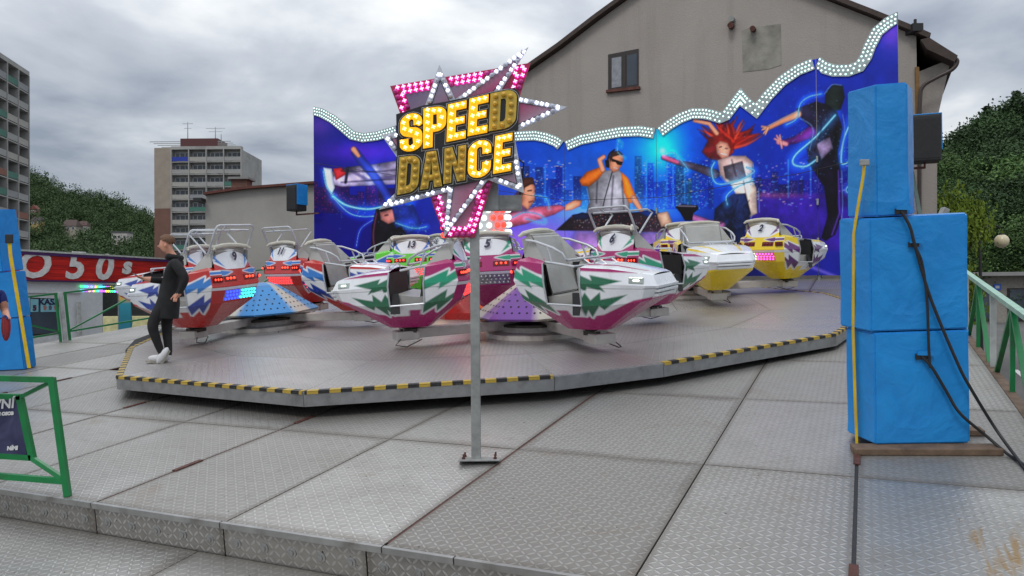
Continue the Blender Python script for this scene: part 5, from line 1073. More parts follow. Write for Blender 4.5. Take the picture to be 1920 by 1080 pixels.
bd = MB().add([p - b0 for p in q] + [p - b0 + Vector((0, .012, 0)) for p in q], [(0, 3, 2, 1), (4, 5, 6, 7), (0, 1, 5, 4), (1, 2, 6, 5), (2, 3, 7, 6), (3, 0, 4, 7)]).build('notice_board', k.m, gt)
M_TXT = mat('white_print', (.62, .62, .62), .5)
for s_, sz, x, y, al in (('VNÍ', .105, 26, 757, 'RIGHT'), ('CH OSOB', .036, 25, 775, 'RIGHT'), ('NÍMI', .042, 33, 840, 'RIGHT')):
    tm = text_mesh('lettering', s_, sz, M_TXT, .001, shear=.15, offset=.003, align=al); link('lettering', tm, bd, Matrix.Translation(gp(x, y, Y2 - .026) - b0) @ Matrix.Rotation(rad(-3), 4, 'Y') @ UPR)

# ================================================================== PEOPLE
def skin_mesh(name, J, E, mats, region, sub=2, root=0):
    """J: list of (pos, radius or (rx,ry)); E: edges; region(co)->material index"""
    me = bpy.data.meshes.new(name); me.from_pydata([tuple(p) for p, r in J], E, []); o = bpy.data.objects.new(name, me); COL.objects.link(o)
    md = o.modifiers.new('skin', 'SKIN'); md.use_smooth_shade = True; md.branch_smoothing = .6; sv = me.skin_vertices[0].data
    for i, (p, r) in enumerate(J): sv[i].radius = r if isinstance(r, tuple) else (r, r); sv[i].use_root = (i == root)
    sd = o.modifiers.new('sub', 'SUBSURF'); sd.levels = sub; sd.render_levels = sub
    bpy.context.view_layer.update(); ev = bpy.data.meshes.new_from_object(o.evaluated_get(bpy.context.evaluated_depsgraph_get())); bpy.data.objects.remove(o)
    ev.materials.clear()
    for m_ in mats: ev.materials.append(m_)
    ev.polygons.foreach_set('material_index', [region(p.center) for p in ev.polygons]); ev.polygons.foreach_set('use_smooth', [True] * len(ev.polygons)); ev.update(); return ev
M_SKIN = mat('skin', srgb(196, 140, 116), .5, var=.06); M_BCL = mat('black_jersey', (.012, .012, .013), .9, var=.35, bump=.8, bscale=14); M_SHOE = mat('white_trainer', (.62, .62, .63), .5, var=.06); M_SOLE = mat('grey_sole', srgb(150, 146, 134), .7); M_HAIR = mat('short_fair_hair', srgb(104, 74, 52), .7, var=.35, scale=40, bump=.6, bscale=150)
M_BLUET = mat('blue_tee', srgb(30, 44, 110), .8); M_JEAN = mat('dark_trousers', (.016, .017, .022), .85)
def person(name, label, M, joints, edges, mats, region, faces=True, headc=None, hr=.1):
    p = thing(name, label, 'person', M); link('body', skin_mesh(name + '_body', joints, edges, mats, region), p); return p
pfeet = on_wall(297, 681, TO, Nt)
# x = the way he faces, y = his left (towards the viewer), z = up
J1 = [((-.07, 0, .90), (.13, .17)), ((-.10, 0, 1.08), (.115, .155)), ((-.15, 0, 1.28), (.13, .19)), ((-.15, 0, 1.415), (.095, .13)), ((-.12, 0, 1.465), .058), ((-.07, 0, 1.53), .056), ((-.005, 0, 1.605), (.088, .072)), ((-.005, 0, 1.66), (.10, .08)), ((-.015, 0, 1.715), (.085, .068)),
 ((.100, 0, 1.605), .012), ((.045, 0, 1.556), (.046, .042)),
 ((-.17, .20, 1.405), .082), ((-.34, .27, 1.17), .058), ((-.27, .24, .99), .045), ((-.22, .22, .93), .036),                           # 11-14 near arm, leaning back on the car
 ((-.16, -.19, 1.40), .082), ((-.08, -.23, 1.13), .056), ((.16, -.10, 1.14), .05), ((.245, -.085, 1.15), .034), ((.285, -.085, 1.155), (.026, .038)),  # 15-19 far arm, holding the phone
 ((-.05, .09, .84), .105), ((.10, .09, .52), .078), ((-.03, .05, .17), .048), ((-.07, .05, .09), .044), ((-.02, .06, .03), .034),       # 20-24 bent leg, toe down
 ((-.06, -.09, .84), .105), ((-.06, -.08, .50), .076), ((-.12, -.04, .13), .05), ((-.11, -.03, .06), .046), ((.06, -.06, .04), .042), ((.14, -.07, .032), .032)]   # 25-30 standing leg
E1 = [(0, 1), (1, 2), (2, 3), (3, 4), (4, 5), (5, 6), (6, 7), (7, 8), (6, 9), (6, 10), (2, 11), (11, 12), (12, 13), (13, 14), (2, 15), (15, 16), (16, 17), (17, 18), (18, 19), (0, 20), (20, 21), (21, 22), (22, 23), (23, 24), (0, 25), (25, 26), (26, 27), (27, 28), (28, 29), (29, 30)]
def fing(J, E, root, base, dirs, r=.0085):
    for a, b, c in dirs:
        i = len(J); J.append((tuple(Vector(base) + Vector(a)), r)); J.append((tuple(Vector(base) + Vector(b)), r * .92)); J.append((tuple(Vector(base) + Vector(c)), r * .8)); E += [(root, i), (i, i + 1), (i + 1, i + 2)]
fing(J1, E1, 19, (.285, -.085, 1.145), [((.035, .012 - .016 * q, .012), (.062, .016 - .016 * q, .022), (.060, .012 - .012 * q, .044)) for q in range(4)] + [((.005, .035, .02), (.035, .045, .035), (.055, .04, .045))])
fing(J1, E1, 14, (-.22, .22, .93), [((.012 * q - .015, .03, -.03), (.012 * q - .015, .04, -.055), (.012 * q - .012, .035, -.075)) for q in range(4)] + [((.04, .015, -.01), (.055, .02, -.03), (.06, .02, -.05))])
def reg1(c):
    x, y, z = c
    if z > 1.475: return 0
    if z < .115: return 2
    if x > .175 and z > 1.05: return 0
    if y > .17 and z < .965 and z > .8: return 0
    return 1
man = thing('person', 'man in black hoodie and trousers, white trainers, looking down at phone', 'person', mat_frame(pfeet, Vector((-.97, -.22, 0)), Vector((.055, .01, 1))))
link('body', skin_mesh('person_body', J1, E1, [M_SKIN, M_BCL, M_SHOE], reg1), man)
hm = MB().ball((-.022, 0, 1.692), .106, 16, 10, (1.02, .82, .82)); me = hm.mesh('hair', M_HAIR, 'all'); bm = bmesh.new(); bm.from_mesh(me)
bmesh.ops.delete(bm, geom=[q for q in bm.verts if q.co.z < 1.655 - .35 * (q.co.x + .02) * (1 if q.co.x < 0 else -1.2) - (.04 if q.co.x < -.05 else 0)], context='VERTS'); bm.to_mesh(me); bm.free(); link('hair', me, man)
for s_ in (-1, 1): MB().ball((-.02, s_ * .078, 1.62), .026, 8, 6, (.7, .35, 1.2)).build('ear', M_SKIN, man, None, 'all'); MB().ball((.082, s_ * .032, 1.632), .010, 8, 6).build('eye', mat('eye_dark', (.03, .02, .02), .2), man, None, 'all'); MB().box((.088, s_ * .034, 1.652), (.012, .035, .008)).build('eyebrow', M_HAIR, man)
MB().box((.084, 0, 1.568), (.012, .04, .008), bev=.003).build('mouth', mat('lips', srgb(150, 84, 78), .5), man)
MB().tube([(-.13, -.085, 1.465), (-.07, -.07, 1.475), (-.04, 0, 1.46), (-.07, .07, 1.475), (-.13, .085, 1.465), (-.215, 0, 1.46)], .04, 8, True).build('hood', M_BCL, man, None, 'all')
MB().lathe([(.168, .62), (.176, .64), (.18, .84), (.15, 1.02)], 16, Matrix.Translation((-.085, 0, 0)) @ Matrix.Diagonal((.82, 1.06, 1, 1))).build('hoodie_hem', M_BCL, man, None, True)
def shoe(M): m_ = MB(); m_.add([M @ Vector(p) for p in [(-.10, -.035, 0), (-.10, .035, 0), (.0, .045, 0), (.10, .046, 0), (.17, .025, .004), (.17, -.025, .004), (.10, -.046, 0), (.0, -.04, 0)] + [(-.105, -.036, .028), (-.105, .036, .028), (.0, .046, .028), (.10, .047, .028), (.178, .026, .03), (.178, -.026, .03), (.10, -.047, .028), (.0, -.041, .028)]], [tuple(range(8))[::-1], tuple(range(8, 16))] + [(i, (i + 1) % 8, 8 + (i + 1) % 8, 8 + i) for i in range(8)]); return m_
shoe(Matrix.Translation((.0, -.05, .0))).build('shoe_sole', M_SOLE, man); up_ = MB().ball((0, 0, .05), .07, 10, 6, (1.9, .66, .75)); up_.build('shoe', M_SHOE, man, Matrix.Translation((.02, -.05, .01)), 'all')
TM = Matrix.Translation((-.06, .06, .11)) @ Matrix.Rotation(rad(62), 4, 'Y') @ Matrix.Rotation(rad(-25), 4, 'X'); shoe(TM @ Matrix.Translation((0, 0, -.05))).build('shoe_sole', M_SOLE, man); MB().ball((0, 0, 0), .07, 10, 6, (1.9, .66, .75)).build('shoe', M_SHOE, man, TM, 'all')
ph = MB().box((0, 0, 0), (.15, .075, .009), bev=.003).build('phone', M_RUBBER, None, man.matrix_world @ Matrix.Translation((.345, -.085, 1.185)) @ Matrix.Rotation(rad(-25), 4, 'Y')); tag(ph, 'dark mobile phone held in the hand of the man in black', 'phone')
# second visitor at the frame edge, a checked shirt over the forearm
f2 = on_deck(-30, 742); J2 = [((0, 0, .92), (.13, .17)), ((0, 0, 1.12), (.12, .16)), ((0, 0, 1.32), (.13, .19)), ((0, 0, 1.43), (.09, .12)), ((.01, 0, 1.50), .062), ((.03, 0, 1.57), .07), ((.05, 0, 1.65), (.10, .08)), ((.04, 0, 1.72), (.095, .075)), ((.03, 0, 1.77), .06),
 ((0, .20, 1.40), .075), ((-.03, .25, 1.14), .05), ((.20, .22, 1.06), .04), ((.27, .2, 1.06), (.03, .04)), ((0, -.20, 1.40), .075), ((-.02, -.25, 1.13), .05), ((.16, -.22, 1.02), .04), ((.23, -.2, 1.02), (.03, .04)),
 ((0, .09, .85), .105), ((.02, .10, .48), .075), ((-.03, .10, .10), .05), ((.12, .10, .04), .04), ((0, -.09, .85), .105), ((.02, -.10, .48), .075), ((-.03, -.10, .10), .05), ((.12, -.10, .04), .04), ((.155, 0, 1.64), .018)]
E2 = [(0, 1), (1, 2), (2, 3), (3, 4), (4, 5), (5, 6), (6, 7), (7, 8), (2, 9), (9, 10), (10, 11), (11, 12), (2, 13), (13, 14), (14, 15), (15, 16), (0, 17), (17, 18), (18, 19), (19, 20), (0, 21), (21, 22), (22, 23), (23, 24), (6, 25)]
fing(J2, E2, 12, (.27, .2, 1.06), [((.035, .015 - .015 * q, 0), (.06, .018 - .016 * q, -.01), (.07, .015 - .014 * q, -.03)) for q in range(4)] + [((0, -.03, .02), (.03, -.04, .02), (.05, -.04, .01))])
fing(J2, E2, 16, (.23, -.2, 1.02), [((.035, .02 - .015 * q, 0), (.06, .022 - .016 * q, -.01), (.07, .02 - .014 * q, -.03)) for q in range(4)] + [((0, .03, .02), (.03, .04, .02), (.05, .04, .01))])
def reg2(c):
    x, y, z = c
    if z > 1.49: return 0
    if z < .1: return 3
    if z < .98: return 2
    if abs(y) > .19 and z < 1.27: return 0
    return 1
v2 = thing('person', 'visitor in blue shirt and dark trousers with a checked shirt over forearm', 'person', mat_frame(f2, Vector((.75, -.66, 0)), Vector((0, 0, 1))))
link('body', skin_mesh('visitor_body', J2, E2, [M_SKIN, M_BLUET, M_JEAN, M_RUBBER], reg2), v2); MB().ball((.02, 0, 1.73), .105, 14, 10, (1, .82, .75)).build('hair', mat('dark_hair', (.02, .014, .01), .6), v2, None, 'all')
k = NT('red_check'); ck = k.add('ShaderNodeTexBrick'); k.link(k.obj(), ck.inputs[0]); ck.inputs['Scale'].default_value = 14; ck.inputs['Color1'].default_value = (.25, .02, .02, 1); ck.inputs['Color2'].default_value = (.4, .03, .03, 1); ck.inputs['Mortar'].default_value = (.05, .03, .06, 1); k.col(ck.outputs[0]); k.rough(.85)
cl = MB().ball((.10, .23, .93), .12, 12, 8, (1.0, .4, 1.7)).mesh('checked_shirt', k.m, 'all'); tag(link('checked_shirt', cl, None, v2.matrix_world), 'red checked shirt draped over the forearm of the visitor in blue', 'shirt')
# ================================================================== BUILDINGS
M_CONC = mat('pale_concrete', (.34, .335, .32), .85, var=.12, scale=.4, grime=(.16, .155, .15)); M_CONCD = mat('dark_concrete', (.24, .235, .23), .85, var=.15, scale=.5); M_PANE = mat('window_glass', (.05, .065, .085), .08, var=.4, scale=.6); M_WFR = mat('white_window_frame', (.55, .56, .57), .5)  # second concrete is a darker grey, for flat roofs and the chimney cap
PARA = [mat('parapet_%d' % i, c, .7, var=.12, scale=.8) for i, c in enumerate(((.30, .30, .29), (.24, .25, .26), (.05, .16, .12), (.22, .09, .06), (.34, .33, .30)))]
def tower(name, label, A, B, z1, nb, nf, fh, depth, blank=0, z0=0, blankmat=None, blank2=None, zsplit=0):
    """slab block: facade from A to B (A on the viewer's left), loggias between fin walls, balustrades and windows"""
    A = Vector((A.x, A.y, 0)); B = Vector((B.x, B.y, 0)); d = (B - A); L_ = d.length; d.normalize(); nr = Vector((d.y, -d.x, 0)); nr = nr if nr.dot(A) < 0 else -nr
    t_ = thing(name, label, 'tower block', mat_frame(A, d, Vector((0, 0, 1)))); s_ = 1 if (Vector((0, 0, 1)).cross(d)).dot(nr) < 0 else -1   # local +y away from viewer when s_=1
    y = lambda q: q * s_
    bw_ = (L_ - blank) / nb; MB().box((L_ / 2, y(depth / 2 + 1.3), z1 / 2), (L_, depth, z1)).build('core_wall', M_CONC, t_)
    if blank:
        MB().box((blank / 2, y(.7), (z1 + zsplit) / 2 + .2), (blank - .05, 1.4, z1 - zsplit + .4)).build('end_panel', blankmat, t_); MB().box((blank / 2, y(.7), zsplit / 2), (blank - .05, 1.4, zsplit - .02)).build('end_panel', blank2, t_)
    MB().box(((L_ + blank) / 2, y(.65), z1 + .35), (L_ - blank, 1.5, .7)).build('parapet', M_CONC, t_)
    for i in range(nb + 1): MB().box((blank + i * bw_, y(.6), z1 / 2), (.22, 1.4, z1)).build('fin_wall', M_CONC, t_)
    rr_ = random.Random(len(label)); shared = {}
    def sh(key, f): 
        if key not in shared: shared[key] = f()
        return shared[key]
    for j in range(nf):
        z = z1 - (j + 1) * fh
        if z < -.5: break
        MB().box(((L_ + blank) / 2, y(.66), z), (L_ - blank, 1.35, .16)).build('floor_slab', M_CONC, t_)
        for i in range(nb):
            x = blank + (i + .5) * bw_; pm = rr_.choice((0, 0, 0, 1, 4, 4, 2, 3))
            if label.startswith('concrete') and i == 0 and j == 0: pm = 5
            M_P = PARA[pm] if pm < 5 else mat('blue_parapet', srgb(24, 50, 150), .6)
            o = link('balustrade', sh(('p', pm), lambda: MB().box((0, 0, 0), (bw_ - .3, .06, fh * .33)).mesh('balustrade', M_P)), t_, Matrix.Translation((x, y(.02), z + fh * .24)))
            w = link('window', sh('w', lambda: MB().box((0, 0, 0), (bw_ * .78, .06, fh * .55)).mesh('window', M_WFR)), t_, Matrix.Translation((x, y(1.26), z + fh * .55)))
            for q, ww in ((-.25, .2), (.02, .26), (.28, .2)): link('pane', sh(('g', ww), lambda: MB().box((0, 0, 0), (bw_ * ww, .03, fh * .47)).mesh('pane', M_PANE)), w, Matrix.Translation((q * bw_ , y(-.04), 0)))
            if rr_.random() < .3: link('balcony_clutter', sh(('c', pm % 2), lambda: MB().box((0, 0, 0), (bw_ * .2, .4, fh * .3), bev=.05).mesh('balcony_clutter', M_RUBBER if pm % 2 else M_WOOD)), t_, Matrix.Translation((x + rr_.uniform(-.3, .3) * bw_, y(.5), z + fh * .22)))
    return t_, (lambda a, b, c: (a, y(b), c))
topL = at(54, 143, 119); E_ = at(54, 300, 119); D_ = at(0, 300, 109.8); dirn = (Vector((D_.x, D_.y, 0)) - Vector((E_.x, E_.y, 0))).normalized()
tower('apartment_tower', 'tall grey apartment slab with stacked loggias above the booth speakers', Vector((E_.x, E_.y, 0)) + dirn * 21.6, Vector((E_.x, E_.y, 0)), topL.z, 6, 13, 2.8, 11)
M_BEIGE = mat('beige_cladding', (.30, .255, .205), .8, var=.12, scale=.6); M_BRN = mat('brown_cladding', (.155, .075, .055), .8, var=.12, scale=.6)
a, b = at(289, 300, 173), at(452, 300, 173); zt = at(380, 280, 173).z
mt, ly = tower('apartment_tower', 'concrete tower block with brown rooftop box and beige end panel', a, b, zt, 4, 13, 2.82, 13, blank=(at(321, 300, 173) - a).length, blankmat=M_BEIGE, blank2=M_BRN, zsplit=at(300, 391, 173).z)
w0 = (at(331, 300, 173) - a).length; w1 = (at(402, 300, 173) - a).length; hz_ = at(380, 261, 173).z
rb_ = MB().box(((w0 + w1) / 2, ly(0, 5, 0)[1], (zt + hz_) / 2 + .3), (w1 - w0, 6, hz_ - zt + .6)).build('rooftop_box', mat('maroon_sheet', (.085, .022, .022), .6), mt)
for i in range(4):
    z = zt + .9 + i * .42; off = i * 1.1
    for x0, x1 in ((w0 - 4.2 - i * .9, w0 - .05), (w1 + .05, w1 + 3.4 + (3 - i) * .0 - i * .55 + 1.2)): MB().bar((x0, ly(0, 1.9, 0)[1], z), (x1, ly(0, 1.9, 0)[1], z), .12, .14).build('roof_louvre', M_STEEL, mt)
for x, h, cr_ in (((at(338, 0, 173) - at(289, 0, 173)).length, 4.8, 1.2), ((at(391, 0, 173) - at(289, 0, 173)).length, 3.6, 2.2), ((at(402, 0, 173) - at(289, 0, 173)).length, 2.0, 0)):
    m = MB().cyl((x, ly(0, 4, 0)[1], hz_), (x, ly(0, 4, 0)[1], hz_ + h), .13, .06, 6)
    if cr_: m.bar((x - cr_, ly(0, 4, 0)[1], hz_ + h * .92), (x + cr_, ly(0, 4, 0)[1], hz_ + h * .92), .08, .08).bar((x - cr_ * .7, ly(0, 4, 0)[1], hz_ + h * .7), (x + cr_ * .7, ly(0, 4, 0)[1], hz_ + h * .7), .08, .08)
    m.build('antenna', M_STEEL, mt)
a2, b2 = at(458, 300, 183), at(482, 300, 206); tower('apartment_tower', 'rear wing of tower block with dark windows behind the brick chimney', a2, b2, zt + .4, 6, 13, 2.82, 10)
# --- grey rendered house with chimney
k = NT('grey_render'); v = k.obj(); n1_ = k.noise(v, .5, 6, .6, .5); n2_ = k.noise(v, 30, 4); k.col(k.mix(k.math('MULTIPLY', n2_, .4), k.ramp(n1_, [(.35, (.32, .305, .28)), (.7, (.41, .395, .365))]), (.24, .23, .21))); k.rough(.92); k.bump(n2_, .5, .02); M_RENDER = k.m
HY = 33.0; hp = lambda x, y, Y=HY: at(x, y, Y)
gh = thing('grey_house', 'plain grey rendered house wall with a brick chimney on its roof edge', 'house', Matrix.Translation(Vector((hp(385, 500).x, HY, 0)))); go = gh.matrix_world.translation
def rel(p): return p - go
top = [hp(385, 366), hp(446, 357), hp(462, 355), hp(590, 345), hp(760, 332)]; bb = 9.0
vs = [rel(p) for p in top] + [rel(Vector((p.x, p.y, 0))) for p in top]; vs += [q + Vector((0, bb, 0)) for q in vs]; n_ = len(top); fs = []
for i in range(n_ - 1): fs += [(i, n_ + i, n_ + i + 1, i + 1), (i, i + 1, 2 * n_ + i + 1, 2 * n_ + i), (2 * n_ + i + 1, 3 * n_ + i + 1, 3 * n_ + i, 2 * n_ + i)]
fs += [(0, 2 * n_, 3 * n_, n_), (n_ - 1, 2 * n_ - 1, 4 * n_ - 1, 3 * n_ - 1)]
MB().add(vs, fs).build('wall', M_RENDER, gh)
M_FLASH = mat('rusty_flashing', (.11, .035, .025), .6, .3, var=.3); rf = MB()
for p, q in zip(top[:-1], top[1:]): rf.bar(rel(p) + Vector((0, 4.4, .04)), rel(q) + Vector((0, 4.4, .04)), 9.3, .10)
rfo = rf.build('roof_edge', M_FLASH, gh)
k = NT('chimney_brick'); br = k.add('ShaderNodeTexBrick'); mp = k.add('ShaderNodeMapping'); mp.inputs['Rotation'].default_value = (rad(90), 0, 0); k.link(k.obj(), mp.inputs[0]); k.link(mp.outputs[0], br.inputs[0]); br.inputs['Scale'].default_value = 4.2; br.inputs['Color1'].default_value = (.16, .055, .035, 1); br.inputs['Color2'].default_value = (.10, .04, .03, 1); br.inputs['Mortar'].default_value = (.18, .16, .14, 1); k.col(br.outputs[0]); k.rough(.9); M_BRICK = k.m
c0, c1 = hp(432, 358), hp(461, 336); MB().box(rel((c0 + c1) / 2) + Vector((0, .45, -.1)), (c1.x - c0.x, .7, c1.z - c0.z + .35)).build('chimney', M_BRICK, rfo); MB().box(rel(Vector(((c0.x + c1.x) / 2, HY, c1.z))) + Vector((0, .45, .06)), (c1.x - c0.x + .22, .95, .09)).build('chimney_cap', M_CONCD, rfo)
e0_, e1_ = hp(371, 371), hp(386, 382); MB().box(rel((e0_ + e1_) / 2) + Vector((0, 3, 0)), (.34, 7, .14)).build('eave', M_RUBBER, gh)
# --- big gabled house behind the picture wall
GP = D(0, 25.2); gw = lambda x, y, o=0: on_wall(x, y, GP - Fl * o, Fl)
gho = gw(1300, 560); gho.z = 0; gb_ = thing('gabled_house', 'large taupe rendered house with a wide gable above the picture wall', 'house', Matrix.Translation(gho)); rg = lambda p: p - gho
k = NT('taupe_render'); v = k.obj(); n1_ = k.noise(v, .35, 6, .65, .6); n2_ = k.noise(v, 24, 4); k.col(k.mix(k.math('MULTIPLY', n2_, .25), k.ramp(n1_, [(.3, (.335, .302, .275)), (.75, (.395, .362, .33))]), (.21, .175, .15))); k.rough(.93); k.bump(n2_, .5, .02); M_TAUPE = k.m
mpw = k.add('ShaderNodeMapping'); mpw.inputs['Scale'].default_value = (1.6, 1.6, .12); k.link(v, mpw.inputs[0]); stw = k.noise(mpw.outputs[0], 1.0, 5, .6, .3); k.col(k.mix(k.math('MULTIPLY', k.ramp(stw, [(.5, (0, 0, 0)), (.72, (1, 1, 1))]), .35), k.b.inputs['Base Color'].links[0].from_socket, (.2, .175, .15)))
WLp = [(760, 380), (880, 235), (985, 139), (1053, 92), (1122, 39), (1176, 0), (1306, -97), (1548, 0), (1640, 36), (1718, 68)]
wl = [rg(gw(*p)) for p in WLp]; base = [Vector((wl[-1].x, wl[-1].y, 0)), Vector((wl[0].x, wl[0].y, 0))]; loop = wl + base; BK = Fl * 11; n_ = len(loop)
MB().add(loop + [p + BK for p in loop], [tuple(range(n_)), tuple(range(n_, 2 * n_))[::-1]] + [(i, n_ + i, n_ + (i + 1) % n_, (i + 1) % n_) for i in range(n_)]).build('wall', M_TAUPE, gb_)
M_ROOF = mat('dark_brown_roof', (.045, .028, .022), .7, var=.25, bump=.4, bscale=12); rm = MB(); over = -Fl * .28
ext = wl + [rg(gw(1738, 77))]
for p, q in zip(ext[:-1], ext[1:]):
    nn = (q - p).normalized().cross(Fl); nn = nn if nn.z > 0 else -nn; vs = [p + over, q + over, q + BK, p + BK]; rm.add([w + nn * .02 for w in vs] + [w + nn * .16 for w in vs], [(0, 1, 2, 3)[::-1], (4, 5, 6, 7), (0, 4, 5, 1)[::-1], (2, 6, 7, 3), (1, 5, 6, 2), (0, 3, 7, 4)])
roofo = rm.build('roof', M_ROOF, gb_)
ev = [rg(gw(1726, 74, .3)), rg(gw(1742, 70, .3)), rg(gw(1796, 104, .3)), rg(gw(1790, 116, .3)), rg(gw(1738, 92, .3))]; n_ = len(ev); MB().add(ev + [p + Fl * 9 for p in ev], [tuple(range(n_)), tuple(range(n_, 2 * n_))[::-1]] + [(i, n_ + i, n_ + (i + 1) % n_, (i + 1) % n_) for i in range(n_)]).build('eave', M_ROOF, roofo)
MB().box(rg(gw(1713, 56, .1)), (.3, .5, .22)).box(rg(gw(1716, 46, .1)), (.06, .06, .3)).build('roof_hatch', M_RUBBER, roofo)
sf = [rg(gw(*p, -.3)) for p in ((1714, 138), (1783, 110), (1757, 225), (1757, 420), (1714, 420))]; n_ = 5; MB().add(sf + [p + Fl * 8 for p in sf], [tuple(range(n_)), tuple(range(n_, 2 * n_))[::-1]] + [(i, n_ + i, n_ + (i + 1) % n_, (i + 1) % n_) for i in range(n_)]).build('side_bay', M_TAUPE, gb_)
MB().tube(spl3([rg(gw(*p, .2)) for p in ((1784, 106), (1795, 114), (1786, 130), (1755, 146), (1731, 162), (1725, 190), (1724, 300), (1724, 430))], 5), .055, 8).build('downpipe', mat('brown_pipe', (.05, .035, .03), .5), gb_, None, True)
MB().box((rg(gw(1720, 178, .06))), (.10, .06, 1.6)).build('timber_post', mat('ochre_timber', (.22, .12, .04), .7), gb_, None)
def quad_slab(nm, P, o0, o1, m_, par): 
    q0_ = [rg(gw(*p, o0)) for p in P]; q1_ = [q + (-Fl) * (o1 - o0) for q in q0_]; n_ = len(P); return MB().add(q0_ + q1_, [tuple(range(n_)), tuple(range(n_, 2 * n_))[::-1]] + [(i, n_ + i, n_ + (i + 1) % n_, (i + 1) % n_) for i in range(n_)]).build(nm, m_, par)
M_WDK = mat('dark_brown_frame', (.022, .015, .013), .4); wn_ = quad_slab('window', [(1141, 103), (1198, 92), (1198, 164), (1141, 170)], -.02, .03, M_WDK, gb_)
quad_slab('pane', [(1147, 109), (1165, 106), (1165, 162), (1147, 165)], .032, .036, mat('blind_pane', (.24, .25, .27), .25), wn_); quad_slab('pane', [(1176, 104), (1194, 100), (1194, 158), (1176, 161)], .032, .036, M_PANE, wn_); quad_slab('sill', [(1138, 170), (1201, 163), (1201, 168), (1138, 175)], .0, .12, M_FLASH, wn_)
quad_slab('mullion', [(1167, 103), (1173, 102), (1173, 164), (1167, 165)], .032, .045, M_WDK, wn_)
quad_slab('plaster_patch', [(1391, 58), (1405, 52), (1464, 45), (1465, 122), (1440, 130), (1393, 135)], .0, .012, mat('patched_plaster', (.27, .26, .225), .95, var=.3, scale=2.2, bump=.6, bscale=20), gb_)
for x, y, r_ in ((1374, 38, .085), (1372, 50, .095), (1413, 56, .085)):
    p = rg(gw(x, y)); MB().cyl(p, p - Fl * .28 + Vector((0, 0, -.04)), r_, n=12).build('vent_pipe', M_STEEL if y == 38 else M_RUST, gb_, None, True)
# --- neighbouring fairground hall with red fascia, ticket booth below
FA_, FB_2 = at(-70, 520, 29.0), at(345, 520, 36.5); hd = Vector((FB_2.x - FA_.x, FB_2.y - FA_.y, 0)); HL = hd.length; hd.normalize(); hn = Vector((hd.y, -hd.x, 0)); hn = hn if hn.y < 0 else -hn
hall = thing('fairground_hall', 'red fronted fairground hall lettered 50s with rows of coloured lamps under it', 'fair stall', Matrix.Translation((FA_.x, FA_.y, 0))); hw_ = lambda x, y, o=0: on_wall(x, y, Vector((FA_.x, FA_.y, 0)) + hn * o, hn) - Vector((FA_.x, FA_.y, 0))
def hslab(nm, P, o0, o1, m_, par=None): 
    q0_ = [hw_(*p, o0) for p in P]; q1_ = [q + hn * (o1 - o0) for q in q0_]; n_ = len(P); return MB().add(q0_ + q1_, [tuple(range(n_)), tuple(range(n_, 2 * n_))[::-1]] + [(i, n_ + i, n_ + (i + 1) % n_, (i + 1) % n_) for i in range(n_)]).build(nm, m_, par or hall)
k = NT('red_fascia'); v = k.obj(); sp = k.add('ShaderNodeSeparateXYZ'); k.link(v, sp.inputs[0]); st = k.noise(None, 1, 2); mpn = k.add('ShaderNodeMapping'); mpn.inputs['Scale'].default_value = (.5, .5, 9); k.link(v, mpn.inputs[0]); nz_ = k.noise(mpn.outputs[0], 2.0, 4); k.col(k.ramp(nz_, [(.35, srgb(150, 16, 18)), (.6, srgb(205, 32, 24)), (.8, srgb(215, 70, 50))])); k.rough(.35); M_FAS = k.m
fa = hslab('fascia', [(-70, 472), (345, 494), (345, 531), (-70, 522)], 0, .25, M_FAS); hslab('fascia_trim', [(-70, 466), (345, 490), (345, 494), (-70, 472)], -.05, .32, mat('purple_trim', srgb(70, 30, 90), .4), fa); hslab('fascia_trim', [(-70, 462), (345, 487), (345, 489.6), (-70, 465.6)], -.05, .34, M_POSTW, fa); hslab('fascia_trim', [(-70, 522.4), (345, 531.4), (345, 533), (-70, 525)], -.05, .30, mat('purple_trim', srgb(70, 30, 90), .4), fa)
hslab('soffit', [(-70, 525.4), (345, 533.4), (345, 536), (-70, 528.5)], .1, -8, M_WHITEPL); hslab('roof', [(-70, 472), (345, 494), (345, 497), (-70, 476)], -.1, -9, M_CONCD)
M_LETT = mat('white_letter', (.62, .61, .60), .5)
M_UP = lambda p: Matrix.Translation(p) @ mat_frame(Vector((0, 0, 0)), hd, hn) 
for ch, x, y, sz in (('O', 62, 498, 1.5), ('5', 139, 500, 1.55), ('0', 193, 503, 1.5), ('s', 237, 499, 1.0)):
    tm = text_mesh('lettering', ch, sz, M_LETT, .02, shear=.18, offset=.045); link('lettering', tm, fa, M_UP(hw_(x, y, .28)))
LEDC = [('led_green', (.1, 1, .35)), ('led_cyan', (.1, .8, 1)), ('led_violet', (.6, .15, 1)), ('led_yellow', (1, .85, .1))]
for row, y0, y1 in ((0, 537, 542), (1, 545, 549)):
    m = MB(); ms = [mat_emit(n_, c_, 1.1) for n_, c_ in LEDC]
    for i, x in enumerate(np.linspace(152, 330, 46)): m.ball(hw_(x, y0 + (y1 - y0) * (x - 152) / 178, .16 - row * .1), .055, 6, 4, mi=(i + row) % 4 if (i // 5) % 2 else (i // 2 + row) % 4)
    tag(m.build('lamp_row', ms, hall), kind='stuff')
for x in (148, 290): hslab('hall_post', [(x, 534), (x + 5, 534), (x + 5, 664), (x, 668)], -.3, -.1, M_WHITEPL)
hslab('back_wall', [(-70, 530), (345, 536), (345, 640), (-70, 668)], -8.4, -8.2, mat('dark_hall_back', (.05, .055, .05), .9)); hslab('hall_floor', [(-70, 668), (345, 640), (345, 646), (-70, 676)], .2, -8, M_TREAD)
